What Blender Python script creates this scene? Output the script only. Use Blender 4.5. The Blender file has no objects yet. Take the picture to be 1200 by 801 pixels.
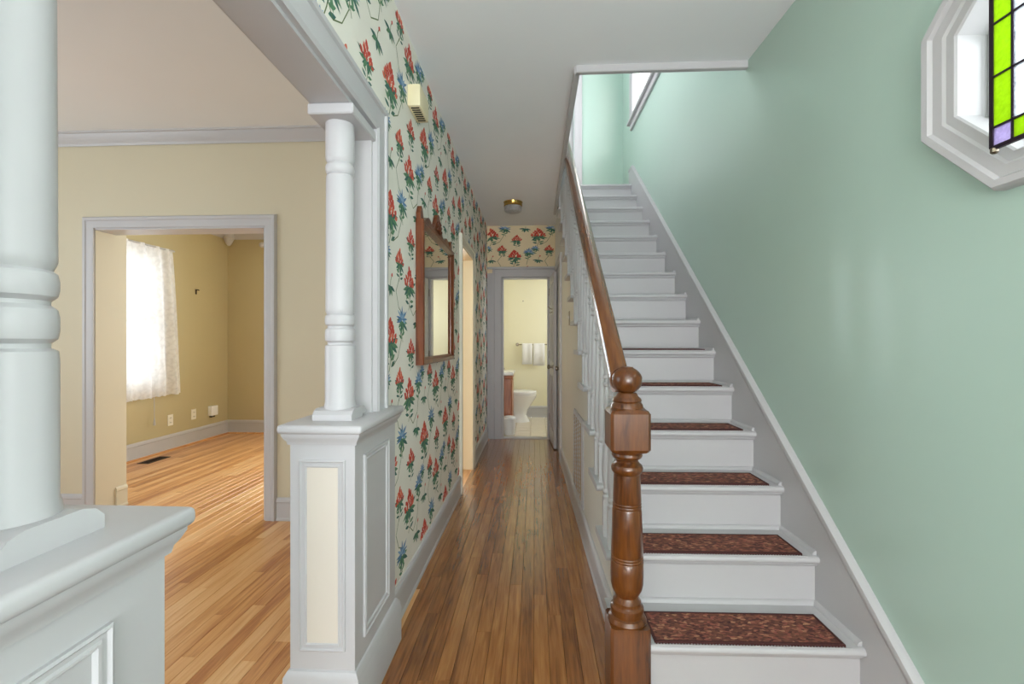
import bpy, bmesh, math, random
from mathutils import Vector, Matrix

# ------------------------------------------------------------------ camera, world, lights, exposure
SC = bpy.context.scene
COL = SC.collection
EYE = 1.19
FPX = 545.0
cam_d = bpy.data.cameras.new('camera')
cam_d.sensor_width = 36.0
cam_d.lens = 36.0 * FPX / 1200.0
cam_d.clip_start = 0.02
cam = bpy.data.objects.new('camera', cam_d)
COL.objects.link(cam)
cam.location = (0, 0, EYE)
cam.rotation_euler = (math.pi / 2, 0, math.atan(27 / FPX))
SC.camera = cam

SKEW = math.radians(1.049)        # the stair and its wall stand about one degree off the rest of the house

world = bpy.data.worlds.new('overcast_sky')
SC.world = world
world.use_nodes = True
world.node_tree.nodes['Background'].inputs[0].default_value = (0.93, 0.97, 1.0, 1)
world.node_tree.nodes['Background'].inputs[1].default_value = 1.6

SC.view_settings.view_transform = 'Standard'
SC.view_settings.look = 'None'
SC.view_settings.gamma = 1.0
SC.view_settings.use_curve_mapping = False
SC.view_settings.exposure = 0.6


def daylight(name, loc, direction, sx, sy, power, color=(0.95, 0.98, 1.0)):
    l = bpy.data.lights.new(name, 'AREA')
    l.shape = 'RECTANGLE'
    l.size, l.size_y, l.energy, l.color = sx, sy, power, color
    o = bpy.data.objects.new(name, l)
    COL.objects.link(o)
    o.location = loc
    o.rotation_euler = Vector(direction).to_track_quat('-Z', 'Z').to_euler()
    return o


# daylight in the window and door openings; the fill lights use added openings
daylight('front_door_daylight', (0.25, -3.16, 1.15), (0, 1, 1.5), 1.5, 2.0, 108, (0.97, 0.97, 1.0))
daylight('living_front_window_daylight', (-2.6, -3.12, 1.4), (0, 1, 0.6), 2.4, 1.5, 24, (0.78, 0.91, 1.0))
daylight('living_side_window_daylight', (-4.62, 1.1, 1.45), (1, 0, 0.5), 1.9, 1.4, 16, (0.78, 0.91, 1.0))
daylight('dining_window_daylight', (-4.30, 4.33, 1.42), (1, 0, 0), 1.1, 1.6, 3.4)
daylight('dining_back_fill_light', (-1.45, 6.15, 1.5), (0.15, -1, 0.1), 1.1, 1.4, 64, (0.86, 0.94, 1.0))  # unseen window, placed to throw light through the hall doorway
daylight('octagon_window_daylight', (2.6, 0.55, 2.35), (-1.5, 0.45, -0.45), 1.5, 1.5, 48)
daylight('hall_side_fill_light', (1.36, -0.72, 1.5), (-1, 0.5, 0.6), 1.0, 1.2, 19)  # no known window here; added to light the pedestal sides
daylight('upper_window_daylight', (1.35, 4.4, 4.15), (-1, 0, -0.1), 0.95, 1.2, 50, (1.0, 0.92, 0.99))
daylight('upper_hall_window_daylight', (-0.95, 3.6, 4.1), (1, 0, 0), 1.3, 1.3, 23, (1.0, 0.92, 0.99))
daylight('bathroom_fill_light', (1.12, 6.7, 1.6), (-1, 0, 0), 0.8, 1.1, 7.2, (0.92, 0.96, 1.0))  # unseen source added to brighten the bathroom

try:
    SC.cycles.use_denoising = True
    SC.cycles.max_bounces = 10
    SC.cycles.diffuse_bounces = 6
    SC.cycles.sample_clamp_indirect = 6.0
except Exception:
    pass

# ------------------------------------------------------------------ materials


def srgb(r, g, b):
    f = lambda c: (c / 255) / 12.92 if c / 255 <= 0.04045 else ((c / 255 + 0.055) / 1.055) ** 2.4
    return (f(r), f(g), f(b), 1)


MATS = {}


def nodes_of(name):
    m = bpy.data.materials.new(name)
    m.use_nodes = True
    nt = m.node_tree
    return m, nt, nt.nodes['Principled BSDF']


def paint(name, col, rough=0.5, var=0.04, scale=3.0, bump=0.0, bscale=60, spec=0.4, metal=0.0, trans=0.0):
    m, nt, p = nodes_of(name)
    n = nt.nodes.new('ShaderNodeTexNoise')
    n.inputs['Scale'].default_value = scale
    n.inputs['Detail'].default_value = 4
    geo = nt.nodes.new('ShaderNodeNewGeometry')
    nt.links.new(geo.outputs['Position'], n.inputs['Vector'])
    mix = nt.nodes.new('ShaderNodeMix')
    mix.data_type = 'RGBA'
    mix.inputs[6].default_value = tuple(c * (1 - var) for c in col[:3]) + (1,)
    mix.inputs[7].default_value = tuple(min(1, c * (1 + var)) for c in col[:3]) + (1,)
    nt.links.new(n.outputs['Fac'], mix.inputs[0])
    nt.links.new(mix.outputs[2], p.inputs['Base Color'])
    p.inputs['Roughness'].default_value = rough
    p.inputs['Specular IOR Level'].default_value = spec
    p.inputs['Metallic'].default_value = metal
    if bump:
        n2 = nt.nodes.new('ShaderNodeTexNoise')
        n2.inputs['Scale'].default_value = bscale
        nt.links.new(geo.outputs['Position'], n2.inputs['Vector'])
        b = nt.nodes.new('ShaderNodeBump')
        b.inputs['Strength'].default_value = bump
        b.inputs['Distance'].default_value = 0.004
        nt.links.new(n2.outputs['Fac'], b.inputs['Height'])
        nt.links.new(b.outputs['Normal'], p.inputs['Normal'])
    MATS[name] = m
    return m


def wood(name, dark, mid, light, along=1, rough=0.3, per_object=0.0, stretch=14, fine=90, coat=0.0, tilt=0.0):
    """grain runs along the given world axis; per_object shifts tone from piece to piece"""
    m, nt, p = nodes_of(name)
    L = nt.links.new
    geo = nt.nodes.new('ShaderNodeNewGeometry')
    oi = nt.nodes.new('ShaderNodeObjectInfo')
    mp = nt.nodes.new('ShaderNodeVectorMath')
    mp.operation = 'MULTIPLY'
    sc = [fine, fine, fine]
    sc[along] = fine / stretch
    mp.inputs[1].default_value = sc
    off = nt.nodes.new('ShaderNodeVectorMath')
    off.operation = 'ADD'
    mul = nt.nodes.new('ShaderNodeMath')
    mul.operation = 'MULTIPLY'
    mul.inputs[1].default_value = 71.0 if per_object else 0.0
    L(oi.outputs['Random'], mul.inputs[0])
    rot = nt.nodes.new('ShaderNodeVectorRotate')
    rot.rotation_type = 'X_AXIS'
    rot.inputs['Angle'].default_value = tilt
    L(geo.outputs['Position'], rot.inputs['Vector'])
    L(rot.outputs[0], mp.inputs[0])
    L(mp.outputs[0], off.inputs[0])
    L(mul.outputs[0], off.inputs[1])
    n = nt.nodes.new('ShaderNodeTexNoise')
    n.inputs['Scale'].default_value = 1.0
    n.inputs['Detail'].default_value = 5
    n.inputs['Distortion'].default_value = 0.6
    L(off.outputs[0], n.inputs['Vector'])
    lo = nt.nodes.new('ShaderNodeVectorMath')
    lo.operation = 'SCALE'
    lo.inputs['Scale'].default_value = 0.16
    L(off.outputs[0], lo.inputs[0])
    n2 = nt.nodes.new('ShaderNodeTexNoise')
    n2.inputs['Scale'].default_value = 1.0
    n2.inputs['Detail'].default_value = 3
    L(lo.outputs[0], n2.inputs['Vector'])
    w = nt.nodes.new('ShaderNodeMath')
    w.operation = 'MULTIPLY_ADD'
    w.inputs[1].default_value = 0.55
    L(n.outputs['Fac'], w.inputs[0])
    h2 = nt.nodes.new('ShaderNodeMath')
    h2.operation = 'MULTIPLY'
    h2.inputs[1].default_value = 0.45
    L(n2.outputs['Fac'], h2.inputs[0])
    L(h2.outputs[0], w.inputs[2])
    sh = nt.nodes.new('ShaderNodeMath')
    sh.operation = 'MULTIPLY_ADD'
    sh.inputs[1].default_value = per_object
    L(oi.outputs['Random'], sh.inputs[0])
    sub = nt.nodes.new('ShaderNodeMath')
    sub.operation = 'SUBTRACT'
    sub.inputs[1].default_value = per_object / 2
    L(w.outputs[0], sub.inputs[0])
    L(sub.outputs[0], sh.inputs[2])
    r = nt.nodes.new('ShaderNodeValToRGB')
    e = r.color_ramp.elements
    e[0].position, e[0].color = 0.30, dark
    e[1].position, e[1].color = 0.70, light
    x = e.new(0.48)
    x.color = mid
    L(sh.outputs[0], r.inputs[0])
    L(r.outputs[0], p.inputs['Base Color'])
    p.inputs['Roughness'].default_value = rough
    p.inputs['Coat Weight'].default_value = coat
    p.inputs['Coat Roughness'].default_value = 0.18
    b = nt.nodes.new('ShaderNodeBump')
    b.inputs['Strength'].default_value = 0.08
    b.inputs['Distance'].default_value = 0.002
    L(n.outputs['Fac'], b.inputs['Height'])
    L(b.outputs['Normal'], p.inputs['Normal'])
    MATS[name] = m
    return m


WHITE = paint('white_gloss_paint', srgb(191, 190, 192), 0.36, 0.03, 5, 0.05, 40)
CEIL = paint('ceiling_paint', srgb(238, 240, 243), 0.8, 0.02)
BEIGE = paint('beige_wall_paint', srgb(208, 199, 174), 0.6, 0.03, 2, 0.05)
CREAM = paint('cream_panel_paint', srgb(214, 206, 194), 0.5, 0.03)
TAN = paint('tan_dining_wall_paint', srgb(190, 177, 138), 0.6, 0.04, 2, 0.05)
GREEN = paint('mint_green_wall_paint', srgb(180, 205, 193), 0.30, 0.04, 1.5, 0.06, 14, spec=0.6)
YELLOW = paint('pale_yellow_bath_paint', srgb(238, 232, 203), 0.6, 0.02)
IVORY = paint('ivory_wall_paint', srgb(226, 221, 204), 0.5, 0.03)
PALE = paint('pale_cream_wall_paint', srgb(230, 229, 220), 0.45, 0.03)
JAMB = paint('cream_jamb_paint', srgb(236, 220, 188), 0.5, 0.03)
PAPER = paint('wallpaper_ground', srgb(236, 233, 222), 0.7, 0.04, 8)
PAPER2 = paint('tan_wallpaper_ground', srgb(236, 220, 184), 0.7, 0.04, 8)
SUB = paint('dark_subfloor', srgb(70, 40, 20), 0.8, 0.1)
BRASS = paint('brass', srgb(196, 160, 88), 0.25, 0.05, 9, metal=1.0)
NICKEL = paint('dull_nickel', srgb(150, 140, 125), 0.3, 0.05, 9, metal=1.0)
IRON = paint('dark_iron', srgb(58, 44, 34), 0.45, 0.05, 9, metal=0.6)
CHINA = paint('white_porcelain', srgb(244, 244, 243), 0.12, 0.01)
TERRY = paint('white_terry_cloth', srgb(246, 245, 243), 0.9, 0.03, 60, 0.6, 300)
PLASTIC = paint('ivory_plastic', srgb(236, 232, 218), 0.35, 0.01)
CHIME = paint('yellowed_plastic', srgb(232, 222, 184), 0.4, 0.02)
SLOT = paint('dark_slots', srgb(45, 42, 38), 0.7, 0.02)
TILE = paint('cream_floor_tile', srgb(238, 230, 212), 0.25, 0.05, 14)
GROUT = paint('grout', srgb(205, 196, 178), 0.8, 0.02)
LEAD = paint('lead_came', srgb(52, 40, 52), 0.4, 0.05, 20, metal=0.6)
LOUVER = paint('tan_louver', srgb(178, 152, 118), 0.5, 0.05)

OAK_HALL = wood('hall_oak', srgb(104, 58, 24), srgb(152, 96, 48), srgb(186, 128, 70), 1, 0.24, 0.15, 16, 80, 0.8)
OAK_ROOM = wood('living_room_oak', srgb(180, 116, 66), srgb(218, 160, 102), srgb(236, 190, 136), 1, 0.3, 0.34, 18, 70, 0.2)
NEWEL = wood('newel_pine', srgb(54, 24, 6), srgb(98, 54, 18), srgb(124, 72, 28), 2, 0.28, 0.0, 10, 90, 0.4)
RAILW = wood('handrail_pine', srgb(60, 30, 10), srgb(98, 56, 24), srgb(126, 78, 38), 1, 0.25, 0.0, 14, 90, 0.45, tilt=-math.atan(0.19 / 0.2408))
MIRW = wood('mirror_walnut', srgb(62, 26, 10), srgb(104, 50, 20), srgb(130, 70, 32), 2, 0.3, 0.0, 10, 90, 0.3)
VANW = wood('vanity_maple', srgb(128, 70, 40), srgb(164, 98, 62), srgb(184, 120, 82), 2, 0.35, 0.0, 10, 50, 0.2)

P_RED = paint('print_red', srgb(204, 76, 62), 0.7, 0.15, 120)
P_CORAL = paint('print_coral', srgb(222, 112, 84), 0.7, 0.12, 120)
P_BLUE = paint('print_blue', srgb(92, 132, 174), 0.7, 0.15, 120)
P_SKY = paint('print_pale_blue', srgb(140, 172, 202), 0.7, 0.12, 120)
P_GREEN = paint('print_green', srgb(92, 136, 102), 0.7, 0.18, 120)
P_TEAL = paint('print_teal_green', srgb(58, 106, 96), 0.7, 0.18, 120)
P_STEM = paint('print_stem', srgb(104, 120, 78), 0.7, 0.15, 120)
PRINT = [P_RED, P_CORAL, P_BLUE, P_SKY, P_GREEN, P_TEAL, P_STEM]


def make_glass(name, col=(1, 1, 1, 1), gloss=0.08, bump=0.0, transl=0.0):
    m, nt, p = nodes_of(name)
    L = nt.links.new
    nt.nodes.remove(p)
    out = nt.nodes['Material Output']
    t = nt.nodes.new('ShaderNodeBsdfTransparent')
    t.inputs[0].default_value = col
    g = nt.nodes.new('ShaderNodeBsdfGlossy')
    g.inputs['Roughness'].default_value = 0.05
    mx = nt.nodes.new('ShaderNodeMixShader')
    mx.inputs[0].default_value = gloss
    L(t.outputs[0], mx.inputs[1])
    L(g.outputs[0], mx.inputs[2])
    last = mx
    if transl:
        tr = nt.nodes.new('ShaderNodeBsdfTranslucent')
        tr.inputs[0].default_value = col
        df = nt.nodes.new('ShaderNodeBsdfDiffuse')
        df.inputs[0].default_value = col
        m3 = nt.nodes.new('ShaderNodeMixShader')
        m3.inputs[0].default_value = 0.35
        L(tr.outputs[0], m3.inputs[1])
        L(df.outputs[0], m3.inputs[2])
        m2 = nt.nodes.new('ShaderNodeMixShader')
        m2.inputs[0].default_value = transl
        L(mx.outputs[0], m2.inputs[1])
        L(m3.outputs[0], m2.inputs[2])
        last = m2
        if bump:
            n = nt.nodes.new('ShaderNodeTexNoise')
            n.inputs['Scale'].default_value = 55
            geo = nt.nodes.new('ShaderNodeNewGeometry')
            L(geo.outputs['Position'], n.inputs['Vector'])
            rr = nt.nodes.new('ShaderNodeMapRange')
            rr.inputs[3].default_value = max(0, transl - bump)
            rr.inputs[4].default_value = min(1, transl + bump)
            rr.inputs[1].default_value = 0.35
            rr.inputs[2].default_value = 0.65
            L(n.outputs['Fac'], rr.inputs[0])
            L(rr.outputs[0], m2.inputs[0])
            b = nt.nodes.new('ShaderNodeBump')
            b.inputs['Strength'].default_value = 0.6
            b.inputs['Distance'].default_value = 0.004
            L(n.outputs['Fac'], b.inputs['Height'])
            for q in (g, tr, df):
                L(b.outputs['Normal'], q.inputs['Normal'])
    L(last.outputs[0], out.inputs[0])
    MATS[name] = m
    return m


GLASS = make_glass('window_glass', (0.97, 0.98, 0.98, 1), 0.06)
G_CLEAR = make_glass('rippled_clear_glass', (0.86, 0.90, 0.94, 1), 0.10, 0.3, 0.45)
G_LIME = make_glass('lime_green_glass', (0.50, 0.72, 0.03, 1), 0.06, 0.12, 0.75)
G_MAUVE = make_glass('mauve_glass', (0.62, 0.55, 0.78, 1), 0.08, 0.2, 0.6)
G_TEAL = make_glass('pale_teal_glass', (0.50, 0.78, 0.72, 1), 0.08, 0.2, 0.6)
G_FROST = make_glass('frosted_shade_glass', (0.85, 0.85, 0.86, 1), 0.12, 0.1, 0.8)

mm, nt, p = nodes_of('mirror_glass')
p.inputs['Metallic'].default_value = 1
p.inputs['Roughness'].default_value = 0.02
p.inputs['Base Color'].default_value = (0.88, 0.9, 0.89, 1)
MIRROR = mm


def make_lace():
    m, nt, p = nodes_of('white_lace')
    L = nt.links.new
    nt.nodes.remove(p)
    out = nt.nodes['Material Output']
    geo = nt.nodes.new('ShaderNodeNewGeometry')
    v = nt.nodes.new('ShaderNodeTexVoronoi')
    v.inputs['Scale'].default_value = 16
    v.feature = 'DISTANCE_TO_EDGE'
    L(geo.outputs['Position'], v.inputs['Vector'])
    n = nt.nodes.new('ShaderNodeTexNoise')
    n.inputs['Scale'].default_value = 22
    n.inputs['Detail'].default_value = 6
    L(geo.outputs['Position'], n.inputs['Vector'])
    a = nt.nodes.new('ShaderNodeMath')
    a.operation = 'ADD'
    L(v.outputs['Distance'], a.inputs[0])
    L(n.outputs['Fac'], a.inputs[1])
    r = nt.nodes.new('ShaderNodeMapRange')
    r.inputs[1].default_value = 0.45
    r.inputs[2].default_value = 0.72
    r.inputs[3].default_value = 0.86
    r.inputs[4].default_value = 0.99
    L(a.outputs[0], r.inputs[0])
    t = nt.nodes.new('ShaderNodeBsdfTransparent')
    tr = nt.nodes.new('ShaderNodeBsdfTranslucent')
    tr.inputs[0].default_value = (0.9, 0.9, 0.9, 1)
    df = nt.nodes.new('ShaderNodeBsdfDiffuse')
    df.inputs[0].default_value = (0.92, 0.92, 0.92, 1)
    m1 = nt.nodes.new('ShaderNodeMixShader')
    m1.inputs[0].default_value = 0.55
    L(tr.outputs[0], m1.inputs[1])
    L(df.outputs[0], m1.inputs[2])
    m2 = nt.nodes.new('ShaderNodeMixShader')
    L(r.outputs[0], m2.inputs[0])
    L(t.outputs[0], m2.inputs[1])
    L(m1.outputs[0], m2.inputs[2])
    L(m2.outputs[0], out.inputs[0])
    return m


LACE = make_lace()


def make_mat_rug():
    m, nt, p = nodes_of('woven_stair_mat')
    L = nt.links.new
    geo = nt.nodes.new('ShaderNodeNewGeometry')
    mp = nt.nodes.new('ShaderNodeMapping')
    mp.inputs['Scale'].default_value = (1.0, 1.9, 1.0)
    L(geo.outputs['Position'], mp.inputs['Vector'])
    v = nt.nodes.new('ShaderNodeTexVoronoi')
    v.inputs['Scale'].default_value = 75
    L(mp.outputs[0], v.inputs['Vector'])
    n = nt.nodes.new('ShaderNodeTexNoise')
    n.inputs['Scale'].default_value = 26
    n.inputs['Detail'].default_value = 5
    L(mp.outputs[0], n.inputs['Vector'])
    bw = nt.nodes.new('ShaderNodeRGBToBW')
    L(v.outputs['Color'], bw.inputs[0])
    mx = nt.nodes.new('ShaderNodeMath')
    mx.operation = 'MULTIPLY_ADD'
    mx.inputs[1].default_value = 0.6
    L(bw.outputs[0], mx.inputs[0])
    h = nt.nodes.new('ShaderNodeMath')
    h.operation = 'MULTIPLY'
    h.inputs[1].default_value = 0.4
    L(n.outputs['Fac'], h.inputs[0])
    L(h.outputs[0], mx.inputs[2])
    r = nt.nodes.new('ShaderNodeValToRGB')
    e = r.color_ramp.elements
    e[0].position, e[0].color = 0.22, srgb(70, 36, 34)
    e[1].position, e[1].color = 0.78, srgb(190, 140, 104)
    for pos, c in ((0.42, (104, 60, 52)), (0.52, (124, 78, 58)), (0.64, (150, 84, 70))):
        q = e.new(pos)
        q.color = srgb(*c)
    L(mx.outputs[0], r.inputs[0])
    L(r.outputs[0], p.inputs['Base Color'])
    p.inputs['Roughness'].default_value = 0.95
    b = nt.nodes.new('ShaderNodeBump')
    b.inputs['Strength'].default_value = 0.5
    b.inputs['Distance'].default_value = 0.003
    L(bw.outputs[0], b.inputs['Height'])
    L(b.outputs['Normal'], p.inputs['Normal'])
    return m


RUG = make_mat_rug()
RUG_EDGE = paint('mat_border', srgb(78, 44, 42), 0.95, 0.2, 90)
PATTERN = paint('raised_carving', srgb(96, 50, 24), 0.4, 0.1, 60)

# ------------------------------------------------------------------ mesh helpers
BASE = {}      # root empty -> its base point in frame coordinates, and its frame


def turn(v, a):
    c, s = math.cos(a), math.sin(a)
    return Vector((v[0] * c - v[1] * s, v[0] * s + v[1] * c, v[2]))


class Mesh:
    def __init__(self):
        self.bm = bmesh.new()

    def box(self, x0, x1, y0, y1, z0, z1, bevel=0.0, seg=1, mat=0):
        g = bmesh.ops.create_cube(self.bm, size=1.0)
        vs = g['verts']
        for v in vs:
            v.co = Vector(((x0 + x1) / 2 + v.co.x * (x1 - x0), (y0 + y1) / 2 + v.co.y * (y1 - y0), (z0 + z1) / 2 + v.co.z * (z1 - z0)))
        fs = set(f for v in vs for f in v.link_faces)
        for f in fs:
            f.material_index = mat
        if bevel:
            es = list(set(e for v in vs for e in v.link_edges))
            bmesh.ops.bevel(self.bm, geom=es, offset=bevel, segments=seg, profile=0.5, affect='EDGES')
        return self

    def face(self, pts, mat=0):
        try:
            f = self.bm.faces.new([self.bm.verts.new(q) for q in pts])
            f.material_index = mat
        except ValueError:
            pass
        return self

    def lathe(self, prof, c=(0, 0, 0), seg=24, axis='z', mat=0, sx=1.0, sy=1.0, square=None):
        """prof: list of (radius, height) from bottom to top; radii < 0 mark square sections of that half width"""
        rings = []
        for r, z in prof:
            ring = []
            for i in range(seg):
                a = 2 * math.pi * (i + 0.5) / seg
                ca, sa = math.cos(a), math.sin(a)
                rr = r
                if r < 0:
                    k = max(abs(ca), abs(sa))
                    rr = -r / k
                x, y = rr * ca * sx, rr * sa * sy
                if axis == 'z':
                    p = (c[0] + x, c[1] + y, c[2] + z)
                elif axis == 'x':
                    p = (c[0] + z, c[1] + x, c[2] + y)
                else:
                    p = (c[0] + x, c[1] + z, c[2] + y)
                ring.append(self.bm.verts.new(p))
            rings.append(ring)
        for a, b in zip(rings, rings[1:]):
            for i in range(seg):
                j = (i + 1) % seg
                f = self.bm.faces.new((a[i], a[j], b[j], b[i]))
                f.material_index = mat
        for ring in (rings[0], rings[-1]):
            f = self.bm.faces.new(ring)
            f.material_index = mat
        return self

    def prism(self, poly, plane, a0, a1, mat=0):
        """poly in 2D extruded along the axis left over; plane in 'xy','yz','xz'"""
        def to(q, a):
            if plane == 'xy':
                return (q[0], q[1], a)
            if plane == 'yz':
                return (a, q[0], q[1])
            return (q[0], a, q[1])
        A = [self.bm.verts.new(to(q, a0)) for q in poly]
        Bv = [self.bm.verts.new(to(q, a1)) for q in poly]
        n = len(poly)
        fs = [self.bm.faces.new(A), self.bm.faces.new(Bv)]
        for i in range(n):
            j = (i + 1) % n
            fs.append(self.bm.faces.new((A[i], A[j], Bv[j], Bv[i])))
        for f in fs:
            f.material_index = mat
        return self

    def sweep(self, path, prof, to, closed=False, mat=0):
        """mitred moulding: path 2D points, prof list of (offset to the left of travel, height off the plane); to(u, v, n) -> xyz"""
        n = len(path)
        rings = []
        for i in range(n):
            p = Vector(path[i])
            def nrm(a, b):
                d = (Vector(b) - Vector(a)).normalized()
                return Vector((-d.y, d.x))
            if closed or 0 < i < n - 1:
                n1 = nrm(path[i - 1], path[i])
                n2 = nrm(path[i], path[(i + 1) % n])
                m = (n1 + n2)
                m = m / max(0.2, m.dot(n1))
            elif i == 0:
                m = nrm(path[0], path[1])
            else:
                m = nrm(path[-2], path[-1])
            rings.append([self.bm.verts.new(to(p.x + m.x * o, p.y + m.y * o, h)) for o, h in prof])
        k = len(prof)
        rng = range(n) if closed else range(n - 1)
        for i in rng:
            a, b = rings[i], rings[(i + 1) % n]
            for q in range(k):
                w = (q + 1) % k
                f = self.bm.faces.new((a[q], a[w], b[w], b[q]))
                f.material_index = mat
        if not closed:
            for ring in (rings[0], rings[-1]):
                f = self.bm.faces.new(ring)
                f.material_index = mat
        return self

    def tube(self, pts, r, seg=8, mat=0):
        pts = [Vector(q) for q in pts]
        rings = []
        for i, q in enumerate(pts):
            d = (pts[min(i + 1, len(pts) - 1)] - pts[max(i - 1, 0)]).normalized()
            u = d.orthogonal().normalized() if abs(d.z) > 0.99 else Vector((0, 0, 1)).cross(d).normalized()
            w = d.cross(u)
            rr = r[i] if isinstance(r, (list, tuple)) else r
            rings.append([self.bm.verts.new(q + u * rr * math.cos(2 * math.pi * k / seg) + w * rr * math.sin(2 * math.pi * k / seg)) for k in range(seg)])
        for a, b in zip(rings, rings[1:]):
            for k in range(seg):
                j = (k + 1) % seg
                f = self.bm.faces.new((a[k], a[j], b[j], b[k]))
                f.material_index = mat
        for ring in (rings[0], rings[-1]):
            self.bm.faces.new(ring).material_index = mat
        return self

    def build(self, name, mats, parent=None, base=None, frame=0.0, smooth=True, label=None, cat=None, group=None, kind=None, normals=True):
        bm = self.bm
        if normals:
            bmesh.ops.recalc_face_normals(bm, faces=bm.faces[:])
        if parent is not None:
            base, frame = BASE[parent]
        elif base is None:
            xs = [v.co for v in bm.verts]
            base = Vector(((min(v.x for v in xs) + max(v.x for v in xs)) / 2, (min(v.y for v in xs) + max(v.y for v in xs)) / 2, min(v.z for v in xs)))
        base = Vector(base)
        for v in bm.verts:
            v.co -= base
        me = bpy.data.meshes.new(name)
        bm.to_mesh(me)
        bm.free()
        for m in (mats if isinstance(mats, (list, tuple)) else [mats]):
            me.materials.append(m)
        if smooth:
            me.shade_smooth()
            me.set_sharp_from_angle(angle=math.radians(32))
        o = bpy.data.objects.new(name, me)
        COL.objects.link(o)
        if parent is not None:
            o.parent = parent
        else:
            o.location = turn(base, frame)
            o.rotation_euler = (0, 0, frame)
        BASE[o] = (base, frame)
        tag(o, label, cat, group, kind)
        return o


def tag(o, label=None, cat=None, group=None, kind=None):
    if label:
        o['label'] = label
    if cat:
        o['category'] = cat
    if group:
        o['group'] = group
    if kind:
        o['kind'] = kind


def thing(name, label, cat, base, frame=0.0, group=None, kind=None):
    o = bpy.data.objects.new(name, None)
    COL.objects.link(o)
    o.empty_display_size = 0.05
    base = Vector(base)
    o.location = turn(base, frame)
    o.rotation_euler = (0, 0, frame)
    BASE[o] = (base, frame)
    tag(o, label, cat, group, kind)
    return o


def copy_part(src, parent, offset=(0, 0, 0)):
    """a copy of a part that shares its mesh, shifted inside the parent's frame"""
    c = src.copy()
    COL.objects.link(c)
    c.parent = parent
    c.location = src.location + Vector(offset)
    return c


def S(name, mesh, mats, label=None, frame=0.0, cat=None, parent=None, smooth=False):
    return mesh.build(name, mats, parent=parent, frame=frame, label=label, cat=cat, kind='structure' if parent is None else None, smooth=smooth)


def wall_with_holes(axis, c0, c1, a0, a1, z0, z1, holes):
    """box wall lying along axis ('x' or 'y'), thickness c0..c1, with rectangular holes (a_lo, a_hi, z_lo, z_hi)"""
    m = Mesh()
    us = sorted(set([a0, a1] + [q for h in holes for q in h[:2] if a0 < q < a1]))
    for u0, u1 in zip(us, us[1:]):
        um = (u0 + u1) / 2
        cuts = sorted((h[2], h[3]) for h in holes if h[0] < um < h[1])
        z = z0
        spans = []
        for lo, hi in cuts:
            if lo > z + 1e-6:
                spans.append((z, lo))
            z = max(z, hi)
        if z < z1 - 1e-6:
            spans.append((z, z1))
        for lo, hi in spans:
            if axis == 'y':
                m.box(c0, c1, u0, u1, lo, hi)
            else:
                m.box(u0, u1, c0, c1, lo, hi)
    return m


# ------------------------------------------------------------------ dimensions
XL = -0.590          # hall face of the papered wall
XL2 = -0.715         # its living-room face
ZC = 2.62            # ceiling
XR = 1.125           # green wall (stair frame)
YE = 5.72            # end wall of the hall
XN = 0.222           # left edge of the stairwell
YN = 2.43            # near edge of the stairwell
RISE, GO, Y1, Z1 = 0.19, 0.2408, 1.544, 0.19
SLOPE = RISE / GO
XT = 0.305           # free ends of the treads
XS = 0.350           # hall face of the wall below the stair
XD = -4.015          # dining room window wall
YD = 5.89            # dining room back wall
YW = 3.03            # living room wall with the wide opening

# ------------------------------------------------------------------ floors
random.seed(4)
fl = S('floor', Mesh().box(XL2, 1.25, -3.0, YE + 0.1, -0.06, -0.018), SUB, 'brown varnished oak strip floor of the hall')
fr = S('floor', Mesh().box(-4.5, XL2, -3.0, 6.0, -0.06, -0.018), SUB, 'light honey oak strip floor of the living and dining room')


def plank_mesh(width, name):
    me = bpy.data.meshes.new(name)
    bm = bmesh.new()
    w, c, t = width / 2 - 0.0005, 0.0012, 0.018
    prof = [(-w, -t), (w, -t), (w, -c), (w - c, 0), (-w + c, 0), (-w, -c)]
    A = [bm.verts.new((x, 0, z)) for x, z in prof]
    B = [bm.verts.new((x, 1, z)) for x, z in prof]
    bm.faces.new(A[::-1])
    bm.faces.new(B)
    for i in range(6):
        j = (i + 1) % 6
        bm.faces.new((A[i], A[j], B[j], B[i]))
    bmesh.ops.recalc_face_normals(bm, faces=bm.faces[:])
    bm.to_mesh(me)
    bm.free()
    return me


def lay(parent, me, mat, x0, x1, width, y_range, lo, hi):
    b = BASE[parent][0]
    if not me.materials:
        me.materials.append(mat)
    x = x0
    while x < x1 - 0.01:
        ya, yb = y_range(x + width / 2)
        y = ya - random.uniform(0, 0.5)
        while y < yb:
            L = random.uniform(lo, hi)
            s, e = max(y, ya), min(y + L, yb)
            if yb - e < 0.25:
                e = yb
                L = 99
            if e - s > 0.04:
                o = bpy.data.objects.new('plank', me)
                COL.objects.link(o)
                o.parent = parent
                o.location = Vector((x + width / 2, s, random.uniform(-0.0004, 0.0))) - b
                o.scale = (1, e - s - 0.0012, 1)
            y += L
        x += width


WH = 0.0585
lay(fl, plank_mesh(WH, 'hall_plank'), OAK_HALL, XL - 0.0, XL + 16 * WH, WH, lambda x: (0.85, YE), 0.6, 1.7)
lay(fl, fl.children[0].data, OAK_HALL, XL + 16 * WH, 1.10, WH, lambda x: (0.85, 1.56), 0.6, 1.7)
WR = 0.0605
lay(fr, plank_mesh(WR, 'living_room_plank'), OAK_ROOM, -4.0, -0.6, WR, lambda x: (0.9, YD), 0.75, 1.75)
lay(fr, fr.children[0].data, OAK_ROOM, -4.0 - 6 * WR, -4.0, WR, lambda x: (0.9, YW), 1.0, 2.0)

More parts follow.
